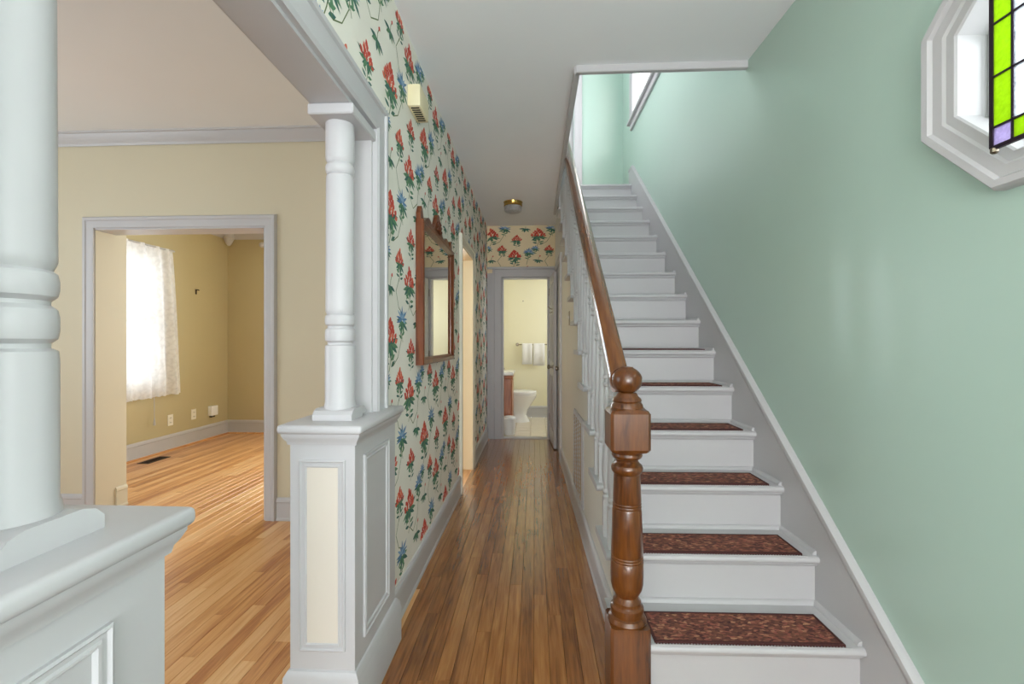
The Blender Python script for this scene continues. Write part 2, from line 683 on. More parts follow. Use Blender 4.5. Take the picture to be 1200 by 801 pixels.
# ------------------------------------------------------------------ ceilings
m = Mesh()
m.box(XL2, 1.25, -3.0, YN, ZC, ZC + 0.2)
m.box(XL2, XN, YN, 5.13, ZC, ZC + 0.2)
m.box(XL2, 1.2, 5.13, YE + 0.2, ZC, ZC + 0.2)
ceil = S('ceiling', m, CEIL, 'flat white hall ceiling cut open over the stair')
S('ceiling', Mesh().box(-4.5, XL2, -3.0, 6.0, ZC - 0.02, ZC + 0.2), CEIL, 'flat white ceiling of the living room at left')
# trim round the stairwell edge
m = Mesh()
m.box(XN - 0.012, 1.11, YN - 0.012, YN + 0.02, ZC - 0.035, ZC + 0.22, 0.004)
S('trim_1', m, WHITE, 'white trim board along the near edge of the stairwell')
m = Mesh()
m.box(XN - 0.02, XN + 0.012, YN, 5.13, ZC - 0.035, ZC + 0.22, 0.004)
S('trim_2', m, WHITE, 'white trim board along the left edge of the stairwell')

# ------------------------------------------------------------------ papered wall at left
OPY0, OPY1, OPZ = 0.416, 1.665, 1.965
DOY0, DOY1, DOZ = 3.68, 4.33, 1.965
holes_left = [(OPY0, OPY1, 0.0, OPZ), (DOY0, DOY1, 0.0, DOZ)]
m = wall_with_holes('y', XL2, XL, -3.0, YD + 0.1, 0, ZC, holes_left)
m.bm.verts.ensure_lookup_table()
for f in m.bm.faces:
    c = f.calc_center_median()
    nx = f.normal.x if f.normal.length else 0
    f.normal_update()
    if abs(c.x - XL) < 1e-4:
        f.material_index = 0
    else:
        f.material_index = 1
wl = S('wall_left', m, [PAPER, BEIGE], 'hall wall with floral wallpaper of red and blue flowers')

random.seed(11)
# one repeat of the print: every polygon as (material, [(u, v), ...]) around a sprig centre


def petal(cx, cy, ang, L, W):
    d, n = (math.cos(ang), math.sin(ang)), (-math.sin(ang), math.cos(ang))
    out = []
    for t, w in ((0, 0.15), (0.35, 1), (0.7, 0.75), (1, 0), (0.7, -0.75), (0.35, -1), (0, -0.15)):
        out.append((cx + d[0] * L * t + n[0] * W * w / 2, cy + d[1] * L * t + n[1] * W * w / 2))
    return out


def ribbon(pts, w):
    polys = []
    for (a, b) in zip(pts, pts[1:]):
        dx, dy = b[0] - a[0], b[1] - a[1]
        l = math.hypot(dx, dy) or 1
        nx, ny = -dy / l * w / 2, dx / l * w / 2
        polys.append([(a[0] + nx, a[1] + ny), (a[0] - nx, a[1] - ny), (b[0] - nx, b[1] - ny), (b[0] + nx, b[1] + ny)])
    return polys


def sprig(kind, size, rnd):
    P = []
    if kind == 'red':
        stem = [(0.0 + 0.018 * math.sin(t * 4.0) * size * 10 * 0.1, -0.2 * t * size * 10 * 0.1) for t in [i / 8 for i in range(9)]]
        stem = [(0.16 * size * math.sin(i * 0.5) * (i / 8), 0.1 * size - 1.7 * size * i / 8) for i in range(9)]
        for q in ribbon(stem, 0.045 * size):
            P.append((6, q))
        for k in range(9):
            a = math.radians(-90 + (k - 4) * 27 + rnd.uniform(-8, 8))
            P.append((4 if k % 2 else 5, petal(rnd.uniform(-.08, .08) * size, -0.22 * size, a, rnd.uniform(0.6, 1.0) * size, 0.25 * size)))
        for k in range(4):
            sd = 1 if k % 2 else -1
            P.append((4 + (k > 1), petal(0.1 * sd * size, (-0.9 - 0.16 * k) * size, math.radians(90 - sd * 62 + 20 * rnd.uniform(-1, 1)), 0.5 * size, 0.2 * size)))
        rows = [(-0.2, 5, 0.62), (0.0, 5, 0.6), (0.2, 4, 0.44), (0.4, 3, 0.3), (0.58, 2, 0.16), (0.74, 1, 0.0)]
        for v, n, hw in rows:
            for i in range(n):
                u = (-hw + 2 * hw * (i + 0.5) / n) * size if n > 1 else 0
                a = math.radians(90 - u / size * 75 + rnd.uniform(-25, 25))
                P.append((rnd.choice([0, 0, 0, 1]), petal(u, v * size, a, 0.34 * size, 0.25 * size)))
    elif kind == 'blue':
        stem = [(-0.12 * size * math.sin(i * 0.55), 0.1 * size - 1.5 * size * i / 7) for i in range(8)]
        for q in ribbon(stem, 0.04 * size):
            P.append((6, q))
        for k in range(6):
            a = math.radians(-90 + (k - 2.5) * 36 + rnd.uniform(-8, 8))
            P.append((4 if k % 2 else 5, petal(0, -0.2 * size, a, rnd.uniform(0.6, 0.95) * size, 0.24 * size)))
        for k in range(3):
            sd = 1 if k % 2 else -1
            P.append((4, petal(-0.05 * size, (-0.8 - 0.2 * k) * size, math.radians(90 - sd * 60), 0.45 * size, 0.18 * size)))
        for k in range(9):
            a = math.radians(90 + (k - 4) * 27 + rnd.uniform(-6, 6))
            P.append((2 if k % 3 else 3, petal(0, -0.05 * size, a, rnd.uniform(0.55, 0.85) * size, 0.17 * size)))
        for k in range(4):
            a = math.radians(90 + (k - 1.5) * 35)
            P.append((3, petal(0, -0.02 * size, a, 0.34 * size, 0.12 * size)))
    elif kind == 'bud':
        for k in range(5):
            a = math.radians(-100 + (k - 2) * 38 + rnd.uniform(-8, 8))
            P.append((4 if k % 2 else 5, petal(0, 0, a, rnd.uniform(0.7, 1.0) * size, 0.28 * size)))
        for q in ribbon([(0, 0), (0.05 * size, 0.4 * size), (0.2 * size, 0.75 * size)], 0.05 * size):
            P.append((6, q))
        P.append((0, petal(0.2 * size, 0.7 * size, math.radians(70), 0.35 * size, 0.22 * size)))
    return P


TILE_W, TILE_H = 0.58, 0.52
STRETCH = 1.5
LAYOUT = [('red', 0.075, 0.06, 0.10), ('blue', 0.066, 0.19, 0.18), ('red', 0.052, 0.30, 0.05), ('bud', 0.055, 0.38, 0.17),
          ('red', 0.070, 0.28, 0.33), ('blue', 0.066, 0.41, 0.38), ('red', 0.050, 0.16, 0.40), ('bud', 0.05, 0.06, 0.29), ('blue', 0.045, 0.03, 0.42)]
TENDRILS = [[(0.06, 0.04), (0.09, 0.0), (0.14, 0.03), (0.18, 0.10), (0.19, 0.16)], [(0.28, 0.24), (0.33, 0.20), (0.39, 0.24), (0.41, 0.33)],
            [(0.16, 0.34), (0.12, 0.28), (0.15, 0.22), (0.19, 0.2)]]


def floral_print(u0, u1, v0, v1, holes, to, name, parent, off=(0.0, 0.0), seed=3, k=1.0):
    rnd = random.Random(seed)
    variants = {}
    tile = []
    for kind, size, cu, cv in LAYOUT:
        for mi, poly in sprig(kind, size, rnd):
            tile.append((mi, [((x * STRETCH * 1.12 + cu * TILE_W / 0.44), (y * 1.12 + cv * TILE_H / 0.46)) for x, y in poly]))
    for t in TENDRILS:
        for q in ribbon([(a * TILE_W / 0.44, b * TILE_H / 0.46) for a, b in t], 0.0045):
            tile.append((6, q))
    verts, faces, mis = [], [], []
    iu0, iu1 = int(math.floor((u0 - off[0]) / (TILE_W * k))) - 1, int(math.ceil((u1 - off[0]) / (TILE_W * k))) + 1
    iv0, iv1 = int(math.floor((v0 - off[1]) / (TILE_H * k))) - 1, int(math.ceil((v1 - off[1]) / (TILE_H * k))) + 1
    depth = {}
    for iu in range(iu0, iu1):
        for iv in range(iv0, iv1):
            for n, (mi, poly) in enumerate(tile):
                pts = [(off[0] + (iu * TILE_W + x) * k, off[1] + (iv * TILE_H + y) * k) for x, y in poly]
                if any(not (u0 <= a <= u1 and v0 <= b <= v1) for a, b in pts):
                    continue
                if any(h[0] < a < h[1] and h[2] < b < h[3] for h in holes for a, b in pts):
                    continue
                d = 0.0004 + 0.000004 * (n % 120)
                s = len(verts)
                verts += [to(a, b, d) for a, b in pts]
                faces.append(list(range(s, s + len(pts))))
                mis.append(mi)
    me = bpy.data.meshes.new(name)
    base = BASE[parent][0]
    me.from_pydata([tuple(Vector(v) - base) for v in verts], [], faces)
    for mt in PRINT:
        me.materials.append(mt)
    me.polygons.foreach_set('material_index', mis)
    me.update()
    o = bpy.data.objects.new(name, me)
    COL.objects.link(o)
    o.parent = parent
    o['kind'] = 'stuff'
    o['label'] = 'printed red and blue flower sprays with green leaves'
    return o


CASW = 0.115
holes_print = [(OPY0 - CASW, OPY1 + CASW, 0, OPZ + 0.1), (DOY0 - 0.075, DOY1 + 0.09, 0, DOZ + 0.09), (0.2, 1.86, 0, 0.97)]
floral_print(0.2, YE, 0.16, ZC, holes_print, lambda a, b, d: (XL + d, a, b), 'floral_print', wl, (1.79, 0.05))

# casing of the colonnade opening, hall side
prof_cas = [(0, 0), (0, 0.016), (0.012, 0.022), (0.02, 0.016), (0.085, 0.016), (0.09, 0.024), (0.107, 0.024), (0.112, 0.018), (0.115, 0)]


def casing(name, path, prof, to, label, mat=WHITE, frame=0.0):
    return S(name, Mesh().sweep(path, prof, to), mat, label, frame, smooth=True)


casing('trim_3', [(OPY0, 0.93), (OPY0, OPZ), (OPY1, OPZ), (OPY1, 0.93)], prof_cas, lambda u, v, n: (XL + n, u, v),
       'white moulded casing round the columned opening, hall side')
casing('trim_4', [(OPY0, 0.93), (OPY0, OPZ), (OPY1, OPZ), (OPY1, 0.93)], prof_cas, lambda u, v, n: (XL2 - n, u, v),
       'white moulded casing round the columned opening, living room side')
m = Mesh()
m.box(XL2, XL, OPY0, OPY1, OPZ - 0.012, OPZ + 0.001)
m.box(XL2, XL, OPY1 - 0.012, OPY1 + 0.001, 0.93, OPZ)
m.box(XL2, XL, OPY0 - 0.001, OPY0 + 0.012, 0.93, OPZ)
S('trim_5', m, WHITE, 'white lining boards inside the columned opening')

# doorway in the papered wall
prof_door = [(0, 0), (0, 0.014), (0.01, 0.018), (0.055, 0.018), (0.062, 0.024), (0.075, 0.022), (0.08, 0)]
casing('trim_6', [(DOY0, 0.0), (DOY0, DOZ), (DOY1, DOZ), (DOY1, 0.0)], prof_door, lambda u, v, n: (XL + n, u, v),
       'ivory casing of the doorway past the mirror', IVORY)
m = Mesh()
m.box(XL2, XL + 0.01, DOY1 - 0.014, DOY1 + 0.001, 0, DOZ)
m.box(XL2, XL + 0.01, DOY0 - 0.001, DOY0 + 0.014, 0, DOZ)
m.box(XL2, XL + 0.01, DOY0, DOY1, DOZ - 0.014, DOZ + 0.001)
S('trim_7', m, JAMB, 'cream jamb lining of the doorway past the mirror')

# baseboards of the hall
BB = [(0, 0), (0.018, 0), (0.018, 0.012), (0.013, 0.02), (0.013, 0.118), (0.017, 0.124), (0.014, 0.14), (0.006, 0.15), (0.0, 0.152)]


def baseboard(name, axis, c, a0, a1, sgn, label, mat=WHITE, frame=0.0, hgt=1.0):
    m = Mesh()
    pts = [(c + sgn * o, z * hgt) for o, z in BB]
    if axis == 'y':
        m.prism([(q[0], q[1]) for q in pts], 'xz', a0, a1)
    else:
        m.prism([(q[0], q[1]) for q in pts], 'yz', a0, a1)
    return S(name, m, mat, label, frame)


baseboard('baseboard_left', 'y', XL, 1.83, DOY0 - 0.08, 1, 'white baseboard under the wallpaper from pedestal to doorway')
baseboard('baseboard_left', 'y', XL, DOY1 + 0.08, YE, 1, 'short white baseboard between doorway and end wall')

# ------------------------------------------------------------------ end wall of the hall with the bathroom door
BX0, BX1, BZ = -0.405, 0.165, 1.985
m = wall_with_holes('x', YE, YE + 0.12, XL, 0.45, 0, ZC, [(BX0, BX1, 0, BZ)])
we = S('wall_end', m, PAPER2, 'end wall of the hall, papered above the bathroom door')
floral_print(XL, 0.28, 2.10, ZC, [], lambda a, b, d: (a, YE - d, b), 'floral_print', we, (-0.62, 1.87), seed=8)
prof_end = [(0, 0), (0, 0.014), (0.012, 0.020), (0.02, 0.016), (0.14, 0.016), (0.15, 0.026), (0.178, 0.026), (0.182, 0)]
m = Mesh()
to = lambda u, v, n: (u, YE - n, v)
m.sweep([(BX0, 0), (BX0, BZ), (BX1, BZ), (BX1, 0)], [(o * (0.66), n) for o, n in prof_end], to)
m.box(XL + 0.001, BX0 - 0.11, YE - 0.014, YE, 0, BZ + 0.05)
m.box(XL + 0.001, 0.30, YE - 0.036, YE, BZ + 0.10, BZ + 0.125, 0.004)
S('trim_8', m, WHITE, 'white casing round the bathroom door', smooth=True)
m = Mesh()
m.box(BX0 - 0.001, BX0 + 0.014, YE, YE + 0.12, 0, BZ)
m.box(BX1 - 0.014, BX1 + 0.001, YE, YE + 0.12, 0, BZ)
m.box(BX0, BX1, YE, YE + 0.12, BZ - 0.014, BZ + 0.001)
S('trim_9', m, WHITE, 'white jamb of the bathroom door')

# bathroom door leaf, swung out into the hall
d1 = thing('door_1', 'white panelled bathroom door swung open into the hall', 'door', (BX1 + 0.012, YE - 0.028, 0.012), 0.0, kind='structure')
d1.rotation_euler = (0, 0, math.radians(3.0))
BASE[d1] = (Vector((0, 0, 0)), 0)      # built in the leaf's own coordinates: x thickness, -y along the leaf
DW, DT, DH = 0.55, 0.034, 1.955
m = Mesh()
m.box(0, DT, -DW, 0, 0, DH, 0.002)
leaf = m.build('leaf', WHITE, d1, smooth=False)
for y0, y1, z0, z1 in ((-0.48, -0.31, 0.18, 0.80), (-0.24, -0.07, 0.18, 0.80), (-0.48, -0.31, 0.95, 1.50), (-0.24, -0.07, 0.95, 1.50), (-0.48, -0.31, 1.60, 1.85), (-0.24, -0.07, 1.60, 1.85)):
    mm_ = Mesh()
    for n0, s in ((0.0, -1), (DT, 1)):
        mm_.sweep([(y0, z0), (y0, z1), (y1, z1), (y1, z0)], [(0, 0), (0, 0.006), (-0.008, 0.009), (-0.02, 0.003), (-0.03, 0.0)], lambda u, v, n, n0=n0, s=s: (n0 + s * n, u, v), closed=True)
    mm_.build('panel_moulding', WHITE, d1)
for s in (-1, 1):
    c = (0 if s < 0 else DT)
    m = Mesh()
    m.lathe([(0.026, 0), (0.026, 0.004), (0.012, 0.007), (0.010, 0.032), (0.022, 0.038), (0.027, 0.05), (0.024, 0.062), (0.012, 0.068)] if s > 0 else
            [(0.012, -0.068), (0.024, -0.062), (0.027, -0.05), (0.022, -0.038), (0.010, -0.032), (0.012, -0.007), (0.026, -0.004), (0.026, 0)], (c, -DW + 0.065, 0.90), 16, 'x')
    m.build('door_knob', NICKEL, d1, label='dull nickel door knob')
m = Mesh()
m.box(-0.004, 0, -0.40, -0.37, 1.50, 1.56, 0.001)
m.tube([(-0.004, -0.385, 1.55), (-0.03, -0.385, 1.56), (-0.05, -0.385, 1.585)], 0.005)
m.tube([(-0.004, -0.385, 1.52), (-0.025, -0.385, 1.505), (-0.035, -0.385, 1.52)], 0.004)
m.build('coat_hook', NICKEL, d1, label='metal coat hook on the door')
m = Mesh()
for z in (0.22, 0.98, 1.74):
    m.lathe([(0.006, 0), (0.006, 0.09)], (-0.004, 0.004, z), 8)
m.build('hinge', NICKEL, d1)

# ------------------------------------------------------------------ bathroom
YB = 7.40
S('wall_bathroom_back', Mesh().box(-1.0, 1.1, YB, YB + 0.1, 0, 2.6), YELLOW, 'pale yellow back wall of the bathroom')
S('wall_bathroom_left', Mesh().box(-1.0, -0.9, YE + 0.12, YB, 0, 2.6), YELLOW, 'pale yellow left wall of the bathroom')
S('wall_bathroom_right', wall_with_holes('y', 0.95, 1.05, YE + 0.12, YB, 0, 2.6, [(6.3, 7.1, 1.05, 2.15)]), YELLOW, 'pale yellow right wall of the bathroom')  # opening out of view, added for the bathroom fill
S('ceiling', Mesh().box(-1.0, 1.1, YE + 0.12, YB + 0.1, 2.6, 2.7), CEIL, 'white bathroom ceiling')
baseboard('baseboard_bathroom', 'x', YB, -0.9, 0.95, -1, 'white baseboard behind the toilet', hgt=1.15)
bf = S('floor', Mesh().box(-0.9, 0.95, YE, YB, -0.05, -0.012), GROUT, 'cream tiled bathroom floor')
tm = bpy.data.meshes.new('floor_tile')
bm = bmesh.new()
bmesh.ops.create_cube(bm, size=1)
for v in bm.verts:
    v.co = Vector((v.co.x * 0.2, v.co.y * 0.2, v.co.z * 0.012 - 0.006))
    if v.co.z > -0.001:
        v.co.x *= 0.985
        v.co.y *= 0.985
bm.to_mesh(tm)
bm.free()
tm.materials.append(TILE)
for i in range(9):
    for j in range(8):
        o = bpy.data.objects.new('tile', tm)
        COL.objects.link(o)
        o.parent = bf
        o.location = Vector((-0.78 + i * 0.206, YE + 0.115 + 0.1 + j * 0.206, random.uniform(-0.0006, 0.0004))) - BASE[bf][0]
S('trim_10', Mesh().box(BX0, BX1, YE - 0.01, YE + 0.11, -0.012, 0.008, 0.004), WHITE, 'pale threshold strip under the bathroom door')

t = thing('toilet', 'white porcelain toilet standing on the bathroom tiles', 'toilet', (-0.22, 6.98, 0))


def oval_stack(rings, c, seg=28):
    m = Mesh()
    R = []
    for cx, rx, ry, z in rings:
        R.append([m.bm.verts.new((c[0] + cx + rx * math.cos(2 * math.pi * i / seg), c[1] + ry * math.sin(2 * math.pi * i / seg), c[2] + z)) for i in range(seg)])
    for a, b in zip(R, R[1:]):
        for i in range(seg):
            j = (i + 1) % seg
            m.bm.faces.new((a[i], a[j], b[j], b[i]))
    m.bm.faces.new(R[0])
    m.bm.faces.new(R[-1])
    return m


oval_stack([(-0.06, 0.20, 0.12, 0), (-0.06, 0.19, 0.11, 0.03), (-0.07, 0.16, 0.09, 0.10), (-0.05, 0.16, 0.09, 0.18), (-0.02, 0.19, 0.13, 0.27), (0.0, 0.23, 0.175, 0.36), (0.0, 0.245, 0.185, 0.40), (0.0, 0.24, 0.18, 0.415)], (-0.22, 6.98, 0)).build('bowl', CHINA, t)
oval_stack([(0.0, 0.245, 0.185, 0.415), (0.0, 0.25, 0.19, 0.422), (0.0, 0.25, 0.19, 0.432), (0.0, 0.24, 0.18, 0.438)], (-0.22, 6.98, 0)).build('seat', CHINA, t)
oval_stack([(0.0, 0.242, 0.182, 0.438), (0.0, 0.246, 0.187, 0.446), (0.0, 0.24, 0.18, 0.458), (0.0, 0.19, 0.14, 0.464)], (-0.22, 6.98, 0)).build('lid', CHINA, t)
Mesh().box(-0.70, -0.48, 6.76, 7.20, 0.38, 0.76, 0.02, 3).build('tank', CHINA, t)
Mesh().box(-0.71, -0.47, 6.75, 7.21, 0.76, 0.795, 0.012, 2).build('tank_lid', CHINA, t)

t = thing('bathroom_vanity', 'reddish wooden vanity with white top beside the toilet', 'vanity', (-0.58, 6.35, 0))
Mesh().box(-0.88, -0.315, 6.10, 6.58, 0.06, 0.75, 0.004).build('body', VANW, t, smooth=False)
Mesh().box(-0.87, -0.335, 6.12, 6.56, 0.0, 0.06).build('plinth', VANW, t, smooth=False)
Mesh().box(-0.90, -0.285, 6.07, 6.60, 0.75, 0.795, 0.012, 3).build('worktop', CHINA, t)
Mesh().box(-0.89, -0.295, 6.085, 6.59, 0.70, 0.75, 0.008, 2).build('cornice', VANW, t)
for y in (6.115, 6.345):
    Mesh().box(-0.316, -0.303, y, y + 0.215, 0.12, 0.68, 0.006, 2).build('door', VANW, t)
t = thing('waste_bin', 'small white waste bin in front of the vanity', 'bin', (-0.31, 6.02, 0))
Mesh().lathe([(0.065, 0), (0.072, 0.01), (0.085, 0.19), (0.088, 0.2), (0.08, 0.2), (0.06, 0.02)], (-0.33, 5.98, 0), 20).build('body', CHINA, t)
Mesh().lathe([(0.086, 0.2), (0.086, 0.212), (0.07, 0.235), (0.02, 0.245)], (-0.33, 5.98, 0), 20).build('lid', CHINA, t)

t = thing('towel_bar', 'nickel towel bar on the yellow bathroom wall', 'towel bar', (0.0, YB - 0.03, 1.14))
m = Mesh().tube([(-0.29, YB - 0.06, 1.15), (0.24, YB - 0.06, 1.15)], 0.008, 10)
m.build('rod', NICKEL, t)
for x in (-0.28, 0.23):
    m = Mesh().lathe([(0.012, -0.07), (0.012, -0.02), (0.024, -0.012), (0.026, 0)], (x, YB, 1.15), 14, 'y')
    m.build('bracket', NICKEL, t)


def towel(x0, x1, z0, label):
    m = Mesh()
    n = 10
    pts = []
    prof = [(YB - 0.04, z0 + 0.05), (YB - 0.046, 1.10), (YB - 0.048, 1.155), (YB - 0.06, 1.166), (YB - 0.073, 1.155), (YB - 0.078, 1.10), (YB - 0.08, z0)]
    for i in range(n + 1):
        u = i / n
        x = x0 + (x1 - x0) * u
        wv = 0.006 * math.sin(u * 9)
        outer = [(x, y - wv * (1 if k > 3 else -0.3), z) for k, (y, z) in enumerate(prof)]
        pts.append(outer)
    V = [[m.bm.verts.new(q) for q in r] for r in pts]
    for a, b in zip(V, V[1:]):
        for k in range(len(prof) - 1):
            m.bm.faces.new((a[k], a[k + 1], b[k + 1], b[k]))
    o = m.build('towel', TERRY, label=label, cat='towel', group='towels on the bathroom bar')
    s = o.modifiers.new('thickness', 'SOLIDIFY')
    s.thickness = 0.007
    s.offset = 0
    return o


towel(-0.205, -0.045, 0.84, 'white towel folded over the bar, left one of two')
towel(-0.030, 0.150, 0.82, 'white towel folded over the bar, right one nearer the door')
Mesh().lathe([(0.004, -0.02), (0.009, -0.015), (0.009, -0.004), (0.006, 0)], (-0.19, YB, 1.84), 10, 'y').build('wall_screw', NICKEL, label='tiny screw left high in the yellow bathroom wall', cat='screw')

# ------------------------------------------------------------------ green stair wall with its windows (stair frame)
OC = (0.99, 1.8805)      # centre of the octagon: y, z
OA = 0.255               # half width of the opening
OS = OA * math.tan(math.radians(22.5))
OB = 0.42
UW = (4.02, 4.92, 3.53, 4.85)
m = wall_with_holes('y', XR, XR + 0.12, -3.1, 5.6, 0, 5.2, [(OC[0] - OB, OC[0] + OB, OC[1] - OB, OC[1] + OB), UW, (-1.2, -0.25, 0.9, 2.1)])  # last opening is unseen, added to let fill light in
for xx in (XR, XR + 0.12):
    for q in range(4):
        r = lambda a, b, q=q: (xx, OC[0] + (a, -b, -a, b)[q], OC[1] + (b, a, -b, -a)[q])
        m.face([r(OA, -OS), r(OB, -OS), r(OB, OS), r(OA, OS)])
        m.face([r(OA, OS), r(OB, OS), r(OB, OB), r(OS, OB), r(OS, OA)])
for q in range(8):
    a1, a2 = math.radians(22.5 + 45 * q), math.radians(67.5 + 45 * q)
    R = OA / math.cos(math.radians(22.5))
    p1, p2 = (OC[0] + R * math.cos(a1), OC[1] + R * math.sin(a1)), (OC[0] + R * math.cos(a2), OC[1] + R * math.sin(a2))
    m.face([(XR, *p1), (XR, *p2), (XR + 0.12, *p2), (XR + 0.12, *p1)], 1)
S('wall_right', m, [GREEN, WHITE], 'mint green wall beside the stair', SKEW)

w1 = thing('window_1', 'white octagonal window frame on the green wall', 'window', (XR, OC[0], OC[1] - 0.33), SKEW, kind='structure')
oct_pts = lambda R: [(OC[0] + R / math.cos(math.radians(22.5)) * math.cos(math.radians(22.5 + 45 * q)), OC[1] + R / math.cos(math.radians(22.5)) * math.sin(math.radians(22.5 + 45 * q))) for q in range(8)]
toR = lambda u, v, n: (XR - n, u, v)
Mesh().sweep(oct_pts(OA), [(0.004, -0.05), (0.004, 0.008), (0, 0.014), (-0.02, 0.016), (-0.026, 0.022), (-0.052, 0.024), (-0.058, 0.034), (-0.074, 0.036), (-0.08, 0.026), (-0.08, 0.0)], toR, closed=True).build('frame', WHITE, w1)
Mesh().sweep(oct_pts(OA - 0.002), [(0.0, -0.10), (0.028, -0.10), (0.028, -0.075), (0.02, -0.07), (0.0, -0.07)], toR, closed=True).build('sash', WHITE, w1)
m = Mesh()
m.prism(oct_pts(OA - 0.02), 'yz', XR + 0.086, XR + 0.09)
m.build('pane', GLASS, w1, smooth=False)

# stained glass panel hung in front of the octagon
PX_ = 1.066
PY1, PY0, PZ0, PZ1 = 1.098, 0.80, 1.632, 2.23
t = thing('stained_glass_panel', 'leaded stained glass panel with lime green border hung before the octagon window', 'stained glass', (PX_, 0.95, PZ0), SKEW)
BW_ = 0.046
ys = [PY1, PY1 - BW_, PY1 - BW_ - 0.086, PY0 + BW_, PY0]
zs = [PZ0, PZ0 + 0.046, PZ0 + 0.046 + 0.115, PZ0 + 0.046 + 0.235, PZ1 - 0.20, PZ1 - 0.046, PZ1]


def pane(y0, y1, z0, z1, mat, name='glass_piece'):
    Mesh().box(PX_ - 0.0015, PX_ + 0.0015, y0, y1, z0, z1).build(name, mat, t, smooth=False)


for (a, b) in ((ys[1], ys[0]), (ys[4], ys[3])):
    for k in range(1, 5):
        pane(a, b, zs[k], zs[k + 1], G_LIME, 'border_glass')
for (c, d) in ((zs[0], zs[1]), (zs[5], zs[6])):
    pane(ys[2], ys[1], c, d, G_LIME, 'border_glass')
    pane(ys[3], ys[2], c, d, G_LIME, 'border_glass')
    pane(ys[1], ys[0], c, d, G_MAUVE, 'corner_glass')
    pane(ys[4], ys[3], c, d, G_MAUVE, 'corner_glass')
for k in range(1, 5):
    pane(ys[2], ys[1], zs[k], zs[k + 1], G_CLEAR)
    pane(ys[3], ys[2], zs[k], zs[k + 1], (G_TEAL if k in (2, 3) else G_CLEAR))
m = Mesh()
for y in ys:
    w = 0.0045 if y in (PY0, PY1) else 0.0022
    m.box(PX_ - 0.004, PX_ + 0.004, y - w, y + w, PZ0, PZ1)
for z in zs:
    w = 0.0045 if z in (PZ0, PZ1) else 0.0022
    m.box(PX_ - 0.004, PX_ + 0.004, PY0, PY1, z - w, z + w)
m.build('lead_came', LEAD, t, smooth=False, label='dark lead strips between the glass pieces')
for y in (PY1, PY0):
    Mesh().tube([(PX_, y, PZ1), (XR - 0.02, y, PZ1 + 0.26)], 0.0018, 6).build('hanging_wire', NICKEL, t)
m = Mesh().lathe([(0.004, -0.008), (0.008, -0.004), (0.008, 0.004), (0.004, 0.008)], (PX_, PY1 - 0.004, PZ0 - 0.006), 8)
m.build('corner_solder', NICKEL, t)

# upstairs window, half seen through the stairwell
w3 = thing('window_2', 'white upstairs window with pale blind high above the stair', 'window', (XR, 4.47, UW[2]), SKEW, kind='structure')
to2 = lambda u, v, n: (XR - n, u, v)
Mesh().sweep([(UW[0], UW[2]), (UW[0], UW[3]), (UW[1], UW[3]), (UW[1], UW[2])], [(0, 0), (0, 0.014), (0.012, 0.02), (0.07, 0.02), (0.085, 0.026), (0.09, 0)], to2).build('frame', WHITE, w3)
Mesh().box(XR - 0.05, XR + 0.1, UW[0] - 0.12, UW[1] + 0.12, UW[2] - 0.025, UW[2] + 0.002, 0.004).build('window_sill', WHITE, w3)
Mesh().box(XR - 0.022, XR, UW[0] - 0.09, UW[1] + 0.09, UW[2] - 0.085, UW[2] - 0.025, 0.004).build('apron', WHITE, w3)
m = Mesh()
zz = UW[2] + 0.03
while zz < UW[3] - 0.02:
    sl = Mesh().prism([(XR + 0.045, zz), (XR + 0.062, zz + 0.012), (XR + 0.0625, zz + 0.0105), (XR + 0.0455, zz - 0.0015)], 'xz', UW[0] + 0.02, UW[1] - 0.02)
    sl.build('blind_slat', PLASTIC, w3, smooth=False)
    zz += 0.034
m = Mesh()
m.sweep([(UW[0], UW[2]), (UW[0], UW[3]), (UW[1], UW[3]), (UW[1], UW[2])], [(0, -0.07), (0, -0.10), (-0.035, -0.10), (-0.035, -0.07)], to2, closed=True)
m.box(XR + 0.07, XR + 0.10, UW[0], UW[1], 4.17, 4.21)
m.build('sash', WHITE, w3, smooth=False)
Mesh().box(XR + 0.083, XR + 0.087, UW[0] + 0.03, UW[1] - 0.03, UW[2] + 0.03, UW[3] - 0.03).build('pane', GLASS, w3, smooth=False)

# ------------------------------------------------------------------ upstairs landing (stair frame)
YU = 5.46
S('floor', Mesh().box(-0.5, XR, 4.962, YU, 2.62 + 0.03, 2.845), OAK_HALL, 'upstairs landing floor at the head of the stair', SKEW)
S('wall_upper_end', wall_with_holes('x', YU, YU + 0.1, -1.0, XR, 2.65, 5.2, [(0.02, 0.56, 2.85, 4.85)]), GREEN, 'mint green wall closing the upstairs landing', SKEW)
casing('trim_11', [(0.02, 2.85), (0.02, 4.85), (0.56, 4.85), (0.56, 2.85)], [(0, 0), (0, 0.016), (0.07, 0.02), (0.085, 0.028), (0.09, 0)], lambda u, v, n: (u, YU - n, v), 'white casing of the upstairs landing door', WHITE, SKEW)
d3 = thing('door_3', 'white upstairs door beyond the stair head', 'door', (0.29, YU + 0.05, 2.85), SKEW, kind='structure')
Mesh().box(0.025, 0.555, YU + 0.03, YU + 0.065, 2.86, 4.845, 0.003).build('leaf', WHITE, d3, smooth=False)
for (z0, z1) in ((3.05, 3.70), (3.90, 4.65)):
    Mesh().sweep([(0.12, z0), (0.12, z1), (0.46, z1), (0.46, z0)], [(0, 0), (0, 0.006), (-0.01, 0.01), (-0.03, 0.0)], lambda u, v, n: (u, YU + 0.03 - n, v), closed=True).build('panel_moulding', WHITE, d3)
Mesh().lathe([(0.012, -0.05), (0.025, -0.045), (0.025, -0.03), (0.01, -0.02), (0.02, 0)], (0.10, YU + 0.03, 3.78), 12, 'y').build('door_knob', BRASS, d3)
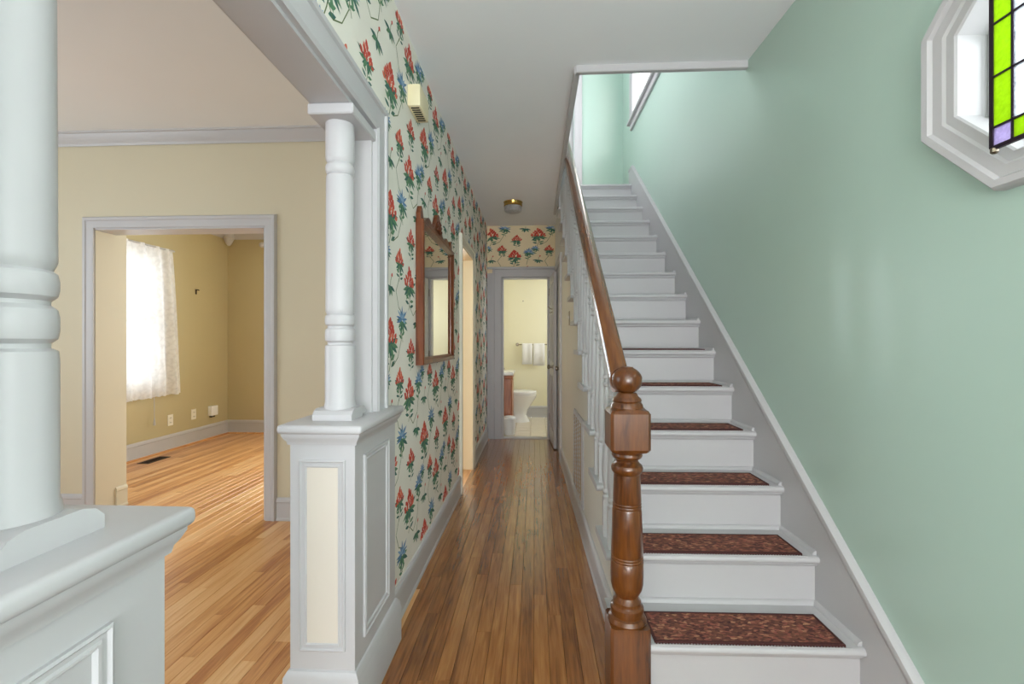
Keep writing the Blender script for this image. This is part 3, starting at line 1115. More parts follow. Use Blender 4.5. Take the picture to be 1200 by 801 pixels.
baseboard('baseboard_upper', 'x', YU, 0.65, XR, -1, 'white baseboard of the upstairs landing', WHITE, SKEW)
bpy.data.objects['baseboard_upper'].location.z += 2.85
S('wall_upper_left', wall_with_holes('y', -0.85, -0.75, 1.2, 5.6, 2.8, 5.2, [(2.95, 4.25, 3.45, 4.75)]), GREEN, 'mint green far wall of the upstairs hall')
S('wall_upper_front', Mesh().box(-0.85, 1.2, 1.2, 1.3, 2.8, 5.2), GREEN, 'mint green wall at the front of the upstairs hall')
S('ceiling', Mesh().box(-0.95, 1.4, 1.2, 5.7, 5.2, 5.3), CEIL, 'white upstairs ceiling above the stairwell')

# ------------------------------------------------------------------ wall below the stair (stair frame)
poly = [(1.60, 0.0)]
pts = []
for k in range(1, 15):
    yk, zk = Y1 + (k - 1) * GO, Z1 + (k - 1) * RISE
    pts.append((max(yk + 0.03, 1.60), zk - 0.032))
    pts.append((yk + GO + 0.03, zk - 0.032))
poly += pts
yl = pts[-1][0]
poly += [(yl, ZC), (YE + 0.02, ZC), (YE + 0.02, 0.0)]
m = Mesh().prism(poly, 'yz', XS, XS + 0.09)
S('wall_stair_side', m, PALE, 'ivory wall below the stair, hall side', SKEW)
# white sawtooth stringer board on its face
poly = []
for k in range(1, 15):
    yk, zk = Y1 + (k - 1) * GO, Z1 + (k - 1) * RISE
    poly += [(max(yk + 0.03, 1.66), zk - 0.033), (yk + GO + 0.03, zk - 0.033)]
low = [(poly[-1][0], poly[-1][1] - 0.24), (1.66, 0.0)]
baseboard('baseboard_right', 'y', XS, 1.66, 4.62, -1, 'white baseboard below the stair', WHITE, SKEW)
casing('trim_12', [(4.70, 0.0), (4.70, 2.0), (5.36, 2.0), (5.36, 0.0)], prof_door, lambda u, v, n: (XS - n, u, v), 'white casing of the closet door under the stair', WHITE, SKEW)
d2 = thing('door_2', 'white closet door under the stair head', 'door', (XS, 5.03, 0), SKEW, kind='structure')
Mesh().box(XS - 0.008, XS + 0.02, 4.705, 5.355, 0.01, 1.995, 0.002).build('leaf', WHITE, d2, smooth=False)
Mesh().lathe([(0.012, -0.05), (0.024, -0.045), (0.025, -0.03), (0.01, -0.02), (0.02, 0)], (XS - 0.008, 4.77, 0.92), 12, 'x').build('door_knob', NICKEL, d2)

# return air grille on the wall below the stair
t = thing('return_air_grille', 'white return air grille with tan louvers below the stair', 'vent', (XS, 3.1, 0.17), SKEW)
GY0, GY1, GZ0, GZ1 = 2.86, 3.36, 0.18, 0.70
Mesh().sweep([(GY0, GZ0), (GY0, GZ1), (GY1, GZ1), (GY1, GZ0)], [(0.012, 0), (0.012, 0.006), (0.0, 0.012), (-0.02, 0.012), (-0.02, 0)], lambda u, v, n: (XS - n, u, v), closed=True).build('frame', WHITE, t, smooth=False)
Mesh().box(XS - 0.004, XS - 0.001, GY0, GY1, GZ0, GZ1).build('backing', SLOT, t, smooth=False)
for i in range(5):
    y = GY0 + 0.02 + i * (GY1 - GY0 - 0.04) / 4
    Mesh().box(XS - 0.014, XS - 0.004, y - 0.005, y + 0.005, GZ0, GZ1).build('mullion', WHITE, t, smooth=False)
for i in range(18):
    z = GZ0 + 0.02 + i * 0.0275
    Mesh().prism([(XS - 0.004, z + 0.016), (XS - 0.012, z), (XS - 0.0125, z + 0.002), (XS - 0.0045, z + 0.019)], 'xz', GY0 + 0.015, GY1 - 0.015).build('louver', LOUVER, t, smooth=False)

t = thing('light_switch', 'brass switch plate on the ivory wall below the stair', 'switch', (XS, 3.79, 1.32), SKEW)
Mesh().box(XS - 0.006, XS, 3.755, 3.825, 1.325, 1.44, 0.002).build('plate', NICKEL, t, smooth=False)
Mesh().box(XS - 0.018, XS - 0.005, 3.785, 3.795, 1.375, 1.40, 0.002).build('toggle', PLASTIC, t, smooth=False)

# ------------------------------------------------------------------ staircase (stair frame)
st = thing('staircase', 'white painted wooden staircase climbing along the green wall', 'stairs', (0.7, Y1, 0), SKEW)
XE = 1.104
nose = [(-0.0, -0.026)]
for i in range(7):
    a = -math.pi / 2 - math.pi * i / 6
    nose.append((0.013 + 0.013 * math.cos(a), -0.014 + 0.014 * math.sin(a)))
tp = [(0.013, -0.028)] + [(0.013 - 0.014 * math.sin(math.pi * i / 8), -0.014 - 0.014 * math.cos(math.pi * i / 8)) for i in range(1, 8)] + [(0.013, 0.0), (GO + 0.045, 0.0), (GO + 0.045, -0.028)]
m = Mesh()
m.prism([(Y1 + y, Z1 + z) for y, z in tp], 'yz', XT, XE)
tread0 = m.build('tread', WHITE, st)
riser0 = Mesh().box(XS - 0.004, XE, Y1 + 0.03, Y1 + 0.045, 0.0, RISE - 0.027).build('riser', WHITE, st, smooth=False)
q = [(0, 0)] + [(0.016 * math.cos(math.pi / 2 * i / 4), 0.016 * math.sin(math.pi / 2 * i / 4)) for i in range(5)]
cove0 = Mesh().prism([(Y1 + 0.03 - a, RISE - 0.0285 - b) for a, b in q], 'yz', XS, XE).build('nosing_cove', WHITE, st)
quart0 = Mesh().prism([(Y1 + GO + 0.03 - a, RISE + b) for a, b in q], 'yz', XS + 0.03, XE).build('quarter_round', WHITE, st)
side0 = Mesh().prism([(XE - a, RISE + b) for a, b in q], 'xz', Y1 + 0.02, Y1 + GO + 0.03).build('side_quarter_round', WHITE, st)
end0 = Mesh().box(XS - 0.012, XS + 0.005, Y1 + 0.03, Y1 + 0.10, 0.02, RISE - 0.028, 0.003).build('stair_bracket', WHITE, st, smooth=False)
bpy.data.objects.remove(end0)
for k in range(1, 15):
    dv = (0, k * GO, k * RISE)
    if k < 14:
        copy_part(tread0, st, dv)
        copy_part(quart0, st, dv)
        copy_part(side0, st, dv)
    copy_part(riser0, st, dv)
    copy_part(cove0, st, dv)
# landing nosing
Mesh().prism([(Y1 + 14 * GO + y * (0.6 if y > 0.1 else 1), Z1 + 14 * RISE + z) for y, z in tp], 'yz', XT, XE).build('landing_nosing', WHITE, st)
# wall skirt board with moulded cap, sloping with the stair
up = 0.165
line = lambda y: Z1 + (y - Y1) * SLOPE + up
ya, yb = 1.31, Y1 + 14 * GO + 0.02
poly = [(ya, 0.0), (ya, max(0.15, line(ya))), (yb, line(yb)), (yb + 0.12, line(yb) + 0.0), (yb + 0.12, line(yb) - 0.3), (ya + 0.75, 0.0)]
Mesh().prism(poly, 'yz', XE - 0.001, XR + 0.001).build('skirt_board', WHITE, st, smooth=False)
Mesh().sweep([(ya, line(ya)), (yb, line(yb)), (yb + 0.12, line(yb))], [(0.0, 0.0), (0.018, 0.0), (0.018, 0.012), (0.010, 0.026), (0.0, 0.028), (-0.012, 0.026), (-0.02, 0.022), (-0.02, 0.0)], lambda u, v, n: (XR - n, u, v)).build('skirt_cap', WHITE, st)
baseboard('baseboard_right', 'y', XR, -3.0, 1.31, -1, 'white baseboard under the green wall near the viewer', WHITE, SKEW)

# woven mats on the lower treads
names = ['lowest', 'second', 'third', 'fourth', 'fifth', 'sixth']
for k in range(6):
    yk, zk = Y1 + k * GO, Z1 + k * RISE
    y0, y1 = yk + 0.012, yk + 0.185
    x0, x1 = 0.425, 1.045
    t = thing('stair_mat', 'reddish brown woven mat on the %s stair tread' % names[k], 'mat', (0.735, (y0 + y1) / 2, zk), SKEW, 'woven mats on the stair treads')
    Mesh().box(x0 - 0.012, x1 + 0.012, y0 - 0.008, y1 + 0.004, zk, zk + 0.003).build('backing', WHITE, t, smooth=False)
    Mesh().box(x0 + 0.008, x1 - 0.008, y0 + 0.008, y1 - 0.008, zk + 0.003, zk + 0.0085, 0.001).build('pile', RUG, t, smooth=False)
    Mesh().sweep([(x0, y0), (x0, y1), (x1, y1), (x1, y0)], [(0, 0), (0, 0.006), (-0.008, 0.007), (-0.008, 0)], lambda u, v, n, zk=zk: (u, v, zk + 0.003 + n), closed=True).build('binding', RUG_EDGE, t, smooth=False)
    m = Mesh()
    n = 62
    for i in range(n):
        x = x0 + (i + 0.25) * (x1 - x0) / n
        for ya_, yb_ in ((y0 - 0.005, y0 + 0.001), (y1 - 0.001, y1 + 0.005)):
            m.box(x, x + 0.005, ya_, yb_, zk + 0.003, zk + 0.006)
    m.build('fringe', RUG_EDGE, t, smooth=False, kind='stuff')

# ------------------------------------------------------------------ balustrade (stair frame)
XB, YP = 0.325, 1.60
bl = thing('stair_balustrade', 'turned brown newel post with wooden handrail and white balusters', 'railing', (XB, YP, 0), SKEW)
nw = Mesh()
H = 0.066
c0 = (XB + 0.018, YP, 0)
nw.lathe([(-H, 0.0), (-H, 0.235), (-H * 0.97, 0.245)], c0, 40)
nw.lathe([(0.062, 0.235), (0.0655, 0.250), (0.060, 0.262), (0.053, 0.266), (0.0535, 0.276), (0.056, 0.284), (0.055, 0.293), (0.048, 0.299), (0.046, 0.306), (0.047, 0.312), (0.040, 0.320), (0.037, 0.328),
          (0.042, 0.338), (0.0500, 0.352), (0.0545, 0.372), (0.0555, 0.40), (0.0550, 0.445), (0.0525, 0.449), (0.0545, 0.453), (0.0520, 0.458), (0.0542, 0.463), (0.0518, 0.467), (0.0540, 0.472),
          (0.0495, 0.62), (0.0475, 0.627), (0.049, 0.632), (0.0468, 0.637), (0.0485, 0.642), (0.0465, 0.646), (0.048, 0.651), (0.0440, 0.742),
          (0.0475, 0.746), (0.0525, 0.754), (0.0535, 0.764), (0.050, 0.773), (0.043, 0.778), (0.037, 0.786), (0.038, 0.792), (0.048, 0.798), (0.052, 0.806), (0.050, 0.814), (0.054, 0.82), (0.058, 0.826)], c0, 40)
nw.lathe([(0.056, 0.818), (-H * 0.9, 0.824), (-H, 0.834), (-H, 0.952), (-H * 0.9, 0.962), (0.056, 0.968)], c0, 40)
nw.lathe([(0.055, 0.963), (0.0525, 0.978), (0.046, 0.986), (0.049, 0.992), (0.046, 0.999), (0.037, 1.006), (0.034, 1.014), (0.030, 1.018)], c0, 40)
newel = nw.build('newel_post', NEWEL, bl)
ball = [(0.028, 1.014)]
for i in range(1, 14):
    a = -math.pi / 2 + math.pi * i / 14
    r = 0.0515 * math.cos(a)
    if i in (7,):
        r *= 0.965
    ball.append((max(r, 0.02), 1.060 + 0.046 * math.sin(a)))
ball.append((0.005, 1.107))
Mesh().lathe(ball, c0, 40).build('newel_ball', NEWEL, newel)

rail_z = lambda y: 1.03 + (y - YP) * SLOPE
pr = [(-0.026, -0.03), (-0.034, -0.012), (-0.036, 0.006), (-0.030, 0.022), (-0.016, 0.032), (0.0, 0.035), (0.016, 0.032), (0.030, 0.022), (0.036, 0.006), (0.034, -0.012), (0.026, -0.03)]
m = Mesh()
ye = 4.93
cs = 1 / math.cos(math.atan(SLOPE))
rings = []
for y in (YP + 0.03, ye):
    rings.append([m.bm.verts.new((XB + a, y, rail_z(y) + b * cs)) for a, b in pr])
for i in range(len(pr)):
    j = (i + 1) % len(pr)
    m.bm.faces.new((rings[0][i], rings[0][j], rings[1][j], rings[1][i]))
m.bm.faces.new(rings[0])
m.bm.faces.new(rings[1])
m.build('handrail', RAILW, bl)
m = Mesh()
rings = []
for y in (YP + 0.05, ye):
    rings.append([m.bm.verts.new((XB + a, y, rail_z(y) - 0.03 * cs + b)) for a, b in ((-0.019, 0.001), (-0.019, -0.012), (0.019, -0.012), (0.019, 0.001))])
for i in range(4):
    j = (i + 1) % 4
    m.bm.faces.new((rings[0][i], rings[0][j], rings[1][j], rings[1][i]))
m.bm.faces.new(rings[0])
m.bm.faces.new(rings[1])
m.build('rail_fillet', WHITE, bl, smooth=False)


def baluster_mesh(y, k):
    zb = Z1 + k * RISE
    zt = rail_z(y) - 0.03 * cs - 0.004
    Hh = zt - zb
    s = 0.0155
    prof = [(-s, 0), (-s, 0.15), (0.017, 0.158), (0.0175, 0.166), (0.012, 0.174), (0.016, 0.182), (0.016, 0.19), (0.0115, 0.198), (0.0165, 0.24), (0.0175, 0.29), (0.0145, 0.38),
            (0.0115, Hh * 0.62), (0.0105, Hh * 0.70), (0.0155, Hh * 0.705), (0.0155, Hh * 0.715), (0.0105, Hh * 0.72), (0.0105, Hh * 0.735), (0.0155, Hh * 0.74), (0.0155, Hh * 0.75), (0.011, Hh * 0.757), (0.0125, Hh * 0.79), (-0.0135, Hh * 0.80), (-0.0135, Hh)]
    return Mesh().lathe(prof, (XB + 0.01, y, zb), 12)


b0 = baluster_mesh(Y1 + GO + 0.055, 1).build('baluster', WHITE, bl)
b1 = baluster_mesh(Y1 + GO + 0.175, 1).build('baluster', WHITE, bl)
b2 = baluster_mesh(Y1 + 0.175, 0).build('baluster', WHITE, bl)
for k in range(1, 13):
    dv = (0, k * GO, k * RISE)
    copy_part(b0, bl, dv)
    copy_part(b1, bl, dv)

# ------------------------------------------------------------------ colonnade pedestals and columns


def pedestal(y0, y1, sgn, label):
    """sgn = +1: the panelled end faces the viewer's side (lower y); -1: the end faces away"""
    x0, x1 = -0.76, -0.555
    t = thing('pedestal', label, 'pedestal', ((x0 + x1) / 2, (y0 + y1) / 2, 0), 0, 'panelled pedestals of the columned opening')
    Mesh().box(x0, x1, y0, y1, 0, 0.885).build('body', WHITE, t, smooth=False)
    rect = lambda e: [(x0 - e, y0 - e), (x0 - e, y1 + e), (x1 + e, y1 + e), (x1 + e, y0 - e)]
    # plinth and base moulding
    Mesh().sweep(rect(0), [(0.02, 0), (0.02, 0.135), (0.016, 0.142), (0.016, 0.155), (0.006, 0.172), (0, 0.175), (-0.01, 0.0)], lambda u, v, n: (u, v, n), closed=True).build('base_moulding', WHITE, t)
    # cap with bed mould
    Mesh().box(x0 - 0.03, x1 + 0.03, y0 - 0.03, y1 + 0.03, 0.908, 0.936, 0.010, 3).build('cap', WHITE, t)
    Mesh().sweep(rect(0), [(-0.01, 0.872), (0.006, 0.872), (0.008, 0.882), (0.014, 0.89), (0.02, 0.902), (0.02, 0.91), (-0.01, 0.91)], lambda u, v, n: (u, v, n), closed=True).build('bed_moulding', WHITE, t)
    pp = [(0.0, 0.0), (0.0, 0.006), (-0.004, 0.008), (-0.008, 0.004), (-0.014, 0.003), (-0.017, 0.006), (-0.021, 0.005), (-0.025, 0.0)]
    ye_ = y0 if sgn > 0 else y1
    toe = lambda u, v, n: (u, ye_ - sgn * n, v)
    rc = [(x0 + 0.03, 0.235), (x0 + 0.03, 0.825), (x1 - 0.03, 0.825), (x1 - 0.03, 0.235)]
    Mesh().sweep(rc, pp, toe, closed=True).build('panel_moulding', WHITE, t)
    Mesh().box(x0 + 0.052, x1 - 0.052, ye_ - 0.0015, ye_ + 0.0015, 0.257, 0.803).build('panel', CREAM, t, smooth=False, label='cream coloured inset panel')
    ra = [(y0 + 0.07, 0.235), (y0 + 0.07, 0.825), (y1 - 0.09, 0.825), (y1 - 0.09, 0.235)]
    for xx, s in ((x1, 1), (x0, -1)):
        Mesh().sweep(ra, pp, lambda u, v, n, xx=xx, s=s: (xx + s * n, u, v), closed=True).build('side_panel_moulding', WHITE, t)
    return t


def column(yc, label, gap):
    xc = -0.655
    zb, zt = 0.936, OPZ - 0.012
    t = thing('column', label, 'column', (xc, yc, zb), 0, 'turned columns of the opening')
    hw = 0.065
    poly = [(yc - hw, zb)] + ([] if not gap else [(yc + hw - 0.036, zb)] + [(yc + hw - 0.02 - 0.016 * math.cos(math.pi * i / 8), zb + 0.012 * math.sin(math.pi * i / 8)) for i in range(1, 8)] + [(yc + hw - 0.004, zb)]) + [(yc + hw, zb), (yc + hw, zb + 0.018), (yc + hw - 0.012, zb + 0.03), (yc + hw - 0.03, zb + 0.036), (yc - hw + 0.03, zb + 0.036), (yc - hw + 0.012, zb + 0.03), (yc - hw, zb + 0.018)]
    Mesh().prism(poly, 'yz', xc - hw, xc + hw).build('plinth', WHITE, t, smooth=False)
    r = 0.0465
    z = lambda a: a
    prof = [(r * 1.1, 0.965), (r * 1.12, 0.975), (r * 1.04, 0.99), (r * 1.04, 1.165), (r * 1.01, 1.178), (r * 0.86, 1.182), (r * 0.86, 1.188), (r * 1.0, 1.194), (r * 1.04, 1.204), (r * 1.04, 1.222), (r * 1.0, 1.231), (r * 0.86, 1.237), (r * 0.86, 1.242),
            (r * 1.0, 1.248), (r * 1.04, 1.257), (r * 1.04, 1.268), (r * 1.0, 1.277), (r * 0.9, 1.281), (r * 1.0, 1.292), (r, 1.30), (r * 0.97, 1.72), (r * 0.95, 1.742), (r * 0.84, 1.748), (r * 0.95, 1.754), (r * 1.0, 1.764), (r * 1.0, 1.772), (r * 0.95, 1.78), (r * 0.84, 1.786), (r * 0.95, 1.794), (r, 1.802), (r, zt - 0.035)]
    Mesh().lathe(prof, (xc, yc, 0), 32).build('shaft', WHITE, t)
    Mesh().box(XL2 - 0.012, XL + 0.012, yc - 0.085, yc + 0.14 if yc > 1 else yc + 0.085, zt - 0.035, zt, 0.004).build('abacus', WHITE, t, smooth=False)
    return t


pedestal(1.41, 1.82, 1, 'white panelled pedestal at the far side of the columned opening, cream panel facing')
pedestal(0.261, 0.671, -1, 'white panelled pedestal in the left foreground, nearest the viewer')
column(1.535, 'white turned column on the far pedestal beside the wallpaper', True)
column(0.545, 'thick white turned column at the left edge, nearest the viewer', False)

# ------------------------------------------------------------------ living room and dining room
OX0, OX1, OZ = -3.0, -1.80, 1.965
m = wall_with_holes('x', YW, YW + 0.15, -4.5, XL2, 0, ZC, [(OX0, OX1, 0, OZ)])
S('wall_living_back', m, BEIGE, 'beige living room wall with a wide cased opening')
S('wall_dining_return', Mesh().box(-4.1, OX0, YW + 0.15, 3.27, 0, ZC), BEIGE, 'beige wall return beside the opening to the dining room')
baseboard('baseboard_return', 'y', OX0, YW + 0.15, 3.27, 1, 'beige painted baseboard on the wall return', BEIGE)
prof_room = [(0, 0), (0, 0.014), (0.01, 0.018), (0.045, 0.018), (0.052, 0.024), (0.068, 0.024), (0.075, 0.016), (0.078, 0)]
casing('trim_13', [(OX0, 0), (OX0, OZ), (OX1, OZ), (OX1, 0)], prof_room, lambda u, v, n: (u, YW - n, v), 'white casing round the opening to the dining room')
casing('trim_14', [(OX0, 0.15), (OX0, OZ), (OX1, OZ), (OX1, 0)], prof_room, lambda u, v, n: (u, YW + 0.15 + n, v), 'white casing on the dining room side of the opening')
m = Mesh()
m.box(OX1 - 0.012, OX1 + 0.001, YW - 0.004, YW + 0.154, 0, OZ)
m.box(OX0, OX1, YW - 0.004, YW + 0.154, OZ - 0.012, OZ + 0.001)
S('trim_15', m, WHITE, 'white lining of the opening to the dining room')
S('trim_16', Mesh().box(OX0 - 0.001, OX0 + 0.004, YW, 3.27, 0, OZ), BEIGE, 'beige reveal at the left of the dining room opening')
baseboard('baseboard_living', 'x', YW, OX1 + 0.078, XL2, -1, 'white baseboard right of the opening in the living room')
baseboard('baseboard_living', 'x', YW, -4.45, OX0 - 0.078, -1, 'white baseboard left of the opening in the living room')
CR = [(0, 0), (0, -0.075), (0.010, -0.078), (0.014, -0.066), (0.022, -0.058), (0.05, -0.028), (0.058, -0.012), (0.068, -0.010), (0.07, 0)]
ZL = ZC - 0.02


def crown(name, axis, c, a0, a1, sgn, label):
    pts = [(c + sgn * o, ZL + z) for o, z in CR]
    m = Mesh().prism(pts, 'xz' if axis == 'y' else 'yz', a0, a1)
    return S(name, m, WHITE, label, smooth=True)


crown('trim_17', 'x', YW, -4.4, XL2, -1, 'white crown moulding over the beige living room wall')
crown('trim_18', 'y', XD, 3.27, YD, 1, 'white crown moulding over the dining room window wall')
crown('trim_19', 'x', YD, XD, XL2, -1, 'white crown moulding over the dining room back wall')
S('wall_living_left', wall_with_holes('y', -4.5, -4.4, -3.0, YW, 0, ZC, [(0.15, 2.05, 0.7, 2.2)]), BEIGE, 'beige side wall of the living room with its window')
S('wall_front', wall_with_holes('x', -3.0, -2.9, -4.5, 1.25, 0, ZC, [(-3.8, -1.4, 0.55, 2.25), (-0.5, 1.0, 0.05, 2.3)]), BEIGE, 'front wall of the house behind the viewer')
WY0, WY1, WZ0, WZ1 = 3.90, 4.76, 0.72, 2.12
S('wall_dining_left', wall_with_holes('y', XD - 0.1, XD, 3.1, YD + 0.1, 0, ZC, [(WY0, WY1, WZ0, WZ1)]), TAN, 'tan dining room wall with the lace curtained window')
S('wall_dining_back', wall_with_holes('x', YD, YD + 0.1, XD, XL2, 0, ZC, [(-2.0, -0.9, 0.8, 2.2)]), TAN, 'tan back wall of the dining room')  # opening out of view, put in for light towards the hall
baseboard('baseboard_dining', 'y', XD, 3.27, YD, 1, 'tall white baseboard under the dining room window wall', hgt=1.15)
baseboard('baseboard_dining', 'x', YD, XD, XL2, -1, 'tall white baseboard along the dining room back wall', hgt=1.15)
m = Mesh()
m.prism([(XD + 0.018, 0), (XD + 0.036, 0), (XD + 0.034, 0.012), (XD + 0.018, 0.018)], 'xz', 3.27, YD)
S('trim_20', m, OAK_ROOM, 'honey oak shoe moulding at the foot of the dining room wall')
m = Mesh()
m.prism([(YD - 0.018, 0), (YD - 0.036, 0), (YD - 0.034, 0.012), (YD - 0.018, 0.018)], 'yz', XD, XL2)
S('trim_21', m, OAK_ROOM, 'honey oak shoe moulding at the foot of the dining room back wall')
# corner ornament of the crown
Mesh().lathe([(0.008, 2.435), (0.022, 2.445), (0.036, 2.465), (0.05, 2.50), (0.062, 2.525), (0.07, 2.53), (0.07, ZL)], (XD + 0.05, YD - 0.05, 0), 16).build('corner_ornament', WHITE, label='white plaster drop ornament in the dining room ceiling corner', cat='ornament')

# dining room window
w4 = thing('window_3', 'white sash window behind the lace curtain', 'window', (XD, 4.33, WZ0), kind='structure')
Mesh().sweep([(WY0, WZ0), (WY0, WZ1), (WY1, WZ1), (WY1, WZ0)], [(0, 0), (0, 0.014), (0.01, 0.018), (0.06, 0.018), (0.07, 0.0)], lambda u, v, n: (XD + n, u, v), closed=True).build('frame', WHITE, w4, smooth=False)
for z0, z1, dx in ((WZ0, (WZ0 + WZ1) / 2 + 0.02, -0.035), ((WZ0 + WZ1) / 2 - 0.02, WZ1, -0.065)):
    s_ = Mesh().sweep([(WY0, z0), (WY0, z1), (WY1, z1), (WY1, z0)], [(0, 0), (0, 0.025), (-0.045, 0.025), (-0.045, 0)], lambda u, v, n, dx=dx: (XD + dx + n, u, v), closed=True).build('sash', WHITE, w4, smooth=False)
    pn = Mesh().box(XD + dx + 0.01, XD + dx + 0.014, WY0 + 0.04, WY1 - 0.04, z0 + 0.04, z1 - 0.04).build('pane', GLASS, w4, smooth=False)

# lace curtain: gathered panel on a white rod
t = thing('lace_curtain', 'white lace curtain hanging over the dining room window', 'curtain', (XD + 0.08, 4.35, 0.6))
m = Mesh()
NU, NV = 110, 30
grid = []
rnd = random.Random(2)
ph = [rnd.uniform(0, 6) for _ in range(6)]
for j in range(NV + 1):
    v = j / NV
    z = 2.185 - v * 1.575
    row = []
    y_r = 4.86 + 0.13 * v ** 0.75
    y_l = 3.74 - 0.04 * v
    for i in range(NU + 1):
        u = i / NU
        amp = 0.012 + 0.014 * v
        dx = amp * (math.sin(u * 42 + ph[0] + 0.6 * v) + 0.55 * math.sin(u * 71 + ph[1]) + 0.3 * math.sin(u * 23 + ph[2] - v))
        sc = 0.010 * abs(math.sin(u * 60)) if j == NV else 0
        row.append(m.bm.verts.new((XD + 0.085 + dx, y_l + (y_r - y_l) * u, z - sc + 0.02 * u * v)))
    grid.append(row)
for a, b in zip(grid, grid[1:]):
    for i in range(NU):
        m.bm.faces.new((a[i], a[i + 1], b[i + 1], b[i]))
m.build('lace_panel', LACE, t)
m = Mesh().tube([(XD + 0.085, 3.70, 2.175), (XD + 0.085, 4.885, 2.175)], 0.009, 10)
m.build('curtain_rod', WHITE, t)
for y in (3.74, 4.87):
    Mesh().box(XD + 0.001, XD + 0.085, y - 0.006, y + 0.006, 2.165, 2.19, 0.002).build('rod_bracket', WHITE, t, smooth=False)
t = thing('blind_cord', 'white pull cord with tassel dangling below the lace curtain', 'cord', (XD + 0.05, 4.62, 0.32))
Mesh().tube([(XD + 0.045, 4.66, 1.0), (XD + 0.047, 4.66, 0.7), (XD + 0.05, 4.66, 0.40)], 0.0035, 6).build('cord', WHITE, t)
Mesh().lathe([(0.010, 0.32), (0.012, 0.33), (0.008, 0.37), (0.004, 0.40)], (XD + 0.05, 4.66, 0), 10).build('tassel', WHITE, t)


def outlet(yc, z, label):
    t = thing('wall_outlet', label, 'outlet', (XD, yc, z - 0.06), 0, 'outlets on the dining room wall')
    Mesh().box(XD, XD + 0.006, yc - 0.038, yc + 0.038, z - 0.06, z + 0.06, 0.002).build('plate', PLASTIC, t, smooth=False)
    for dz in (-0.025, 0.025):
        s = Mesh().box(XD + 0.005, XD + 0.009, yc - 0.017, yc + 0.017, z + dz - 0.014, z + dz + 0.014, 0.002).build('socket', PLASTIC, t, smooth=False)
        Mesh().box(XD + 0.008, XD + 0.0095, yc - 0.009, yc - 0.005, z + dz - 0.006, z + dz + 0.006).box(XD + 0.008, XD + 0.0095, yc + 0.005, yc + 0.009, z + dz - 0.006, z + dz + 0.006).build('slots', SLOT, s, smooth=False)
    return t


outlet(4.93, 0.33, 'ivory wall outlet below the lace curtain, nearest the window')
outlet(5.28, 0.34, 'ivory wall outlet between the other outlet and the plug-in box')
t = thing('plug_in_box', 'white plug-in box on the tan wall near the dining room corner', 'plug-in device', (XD, 5.58, 0.27))
Mesh().box(XD, XD + 0.05, 5.52, 5.64, 0.28, 0.40, 0.008, 2).build('body', CHINA, t)
Mesh().box(XD, XD + 0.03, 5.55, 5.61, 0.26, 0.285).build('bracket', SLOT, t, smooth=False)
t = thing('wall_hook', 'small dark iron hook on the tan wall', 'hook', (XD, 5.32, 1.75))
Mesh().box(XD, XD + 0.005, 5.308, 5.332, 1.755, 1.815, 0.002).build('plate', IRON, t, smooth=False)
Mesh().tube([(XD + 0.004, 5.32, 1.80), (XD + 0.02, 5.325, 1.808), (XD + 0.035, 5.33, 1.80)], 0.006, 8).build('arm', IRON, t)
t = thing('curtain_rod_finial', 'white finial of a curtain rod on the dining room back wall', 'curtain rod', (-3.50, YD, 2.40))
Mesh().lathe([(0.01, 0), (0.025, 0.01), (0.035, 0.03), (0.03, 0.055), (0.012, 0.07), (0.012, 0.12)], (-3.54, YD - 0.08, 2.435), 14, 'x').build('finial', WHITE, t)
Mesh().box(-3.47, -3.45, YD - 0.09, YD, 2.40, 2.46, 0.003).build('bracket', WHITE, t, smooth=False)
Mesh().tube([(-3.44, YD - 0.08, 2.435), (-1.3, YD - 0.08, 2.435)], 0.012, 10).build('rod', WHITE, t)

t = thing('floor_register', 'dark metal floor register set in the honey oak floor', 'vent', (-3.83, 4.50, 0))
Mesh().sweep([(-3.89, 4.36), (-3.89, 4.64), (-3.77, 4.64), (-3.77, 4.36)], [(0, 0), (0, 0.004), (-0.014, 0.005), (-0.014, 0)], lambda u, v, n: (u, v, n), closed=True).build('frame', IRON, t, smooth=False)
Mesh().box(-3.88, -3.78, 4.37, 4.63, 0.0, 0.001).build('backing', SLOT, t, smooth=False)
for i in range(12):
    y = 4.385 + i * 0.021
    Mesh().box(-3.878, -3.782, y, y + 0.006, 0.0008, 0.0042).build('slat', IRON, t, smooth=False)

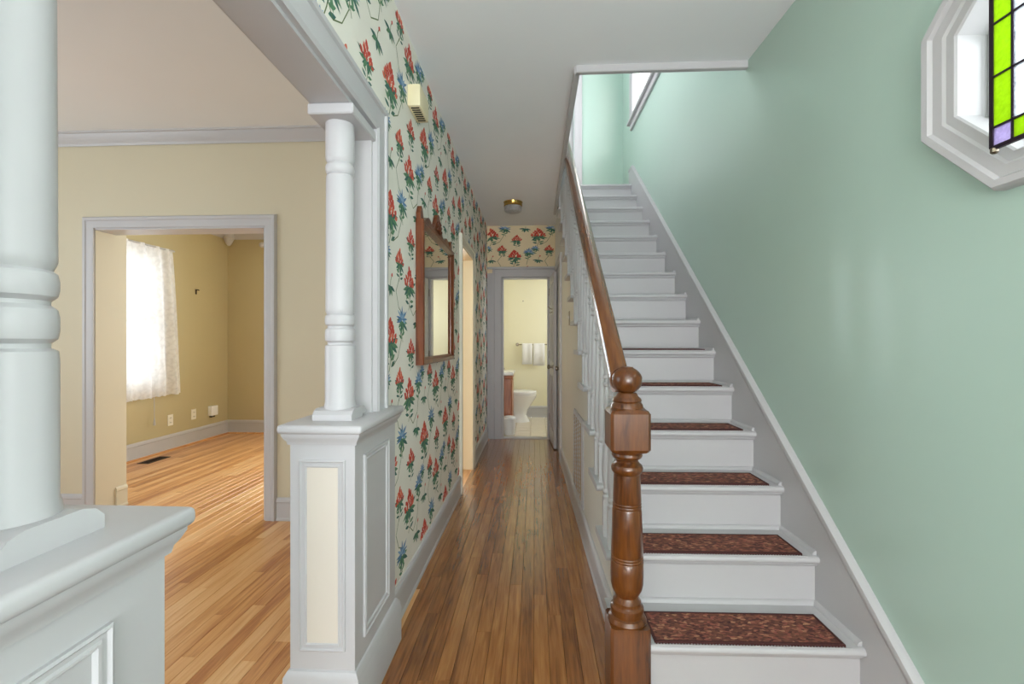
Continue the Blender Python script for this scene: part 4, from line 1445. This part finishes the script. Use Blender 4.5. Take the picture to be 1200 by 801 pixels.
# ------------------------------------------------------------------ mirror on the wallpaper
MY0, MY1, MZ0, MZ1 = 2.27, 3.14, 1.075, 1.80
t = thing('wall_mirror', 'wooden framed mirror with carved crest on the wallpaper', 'mirror', (XL, 2.7, MZ0))
toM = lambda u, v, n: (XL + n, u, v)
Mesh().sweep([(MY0, MZ0), (MY0, MZ1), (MY1, MZ1), (MY1, MZ0)], [(0, 0.002), (0, 0.038), (-0.006, 0.042), (-0.022, 0.042), (-0.027, 0.034), (-0.034, 0.03), (-0.038, 0.024), (-0.038, 0.002)], toM, closed=True).build('frame', MIRW, t)
Mesh().box(XL + 0.018, XL + 0.022, MY0 + 0.034, MY1 - 0.034, MZ0 + 0.034, MZ1 - 0.034).build('mirror_glass', MIRROR, t, smooth=False)
crest = [(MY0, MZ1 - 0.002)]
yc = (MY0 + MY1) / 2
N = 40
for i in range(N + 1):
    u = -1 + 2 * i / N
    a = abs(u)
    hgt = 0.085 * math.exp(-(a / 0.22) ** 2) + 0.03 + 0.02 * math.cos(a * 11) * (1 if a < 0.9 else 0.4)
    if a > 0.88:
        hgt = 0.03 + 0.038 * math.sqrt(max(0, 1 - ((a - 0.94) / 0.06) ** 2))
    crest.append((yc + u * (MY1 - MY0) / 2, MZ1 + hgt))
crest.append((MY1, MZ1 - 0.002))
Mesh().prism(crest, 'yz', XL + 0.004, XL + 0.026).build('crest', MIRW, t, smooth=False)
m = Mesh()
for i in range(7):
    a = math.pi * i / 6
    m.lathe([(0.004, 0.0), (0.012, 0.004), (0.010, 0.010), (0.003, 0.013)], (XL + 0.025, yc + 0.045 * math.cos(a), MZ1 + 0.04 + 0.045 * math.sin(a)), 8, 'x')
m.lathe([(0.008, 0.0), (0.02, 0.006), (0.016, 0.014), (0.004, 0.018)], (XL + 0.025, yc, MZ1 + 0.05), 12, 'x')
m.build('carved_rosette', PATTERN, t, kind='stuff', label='dark carved rosette')

# door chime box
t = thing('door_chime', 'yellowed door chime box high on the wallpaper', 'door chime', (XL, 2.21, 2.28))
m = Mesh().box(XL, XL + 0.06, 2.125, 2.30, 2.283, 2.385, 0.006, 2)
m.build('cover', CHIME, t)
for i in range(7):
    Mesh().box(XL + 0.012, XL + 0.050, 2.142 + i * 0.021, 2.151 + i * 0.021, 2.2815, 2.286).build('grille_slot', SLOT, t, smooth=False)

# flush ceiling light
t = thing('ceiling_light', 'small brass and frosted glass flush light on the hall ceiling', 'ceiling light', (-0.225, 4.76, ZC - 0.11))
Mesh().lathe([(0.088, -0.045), (0.094, -0.04), (0.094, -0.012), (0.098, -0.004), (0.098, 0)], (-0.225, 4.76, ZC), 32).build('base_ring', BRASS, t)
Mesh().lathe([(0.02, -0.108), (0.06, -0.104), (0.083, -0.094), (0.09, -0.075), (0.088, -0.045)], (-0.225, 4.76, ZC), 32).build('glass_shade', G_FROST, t)
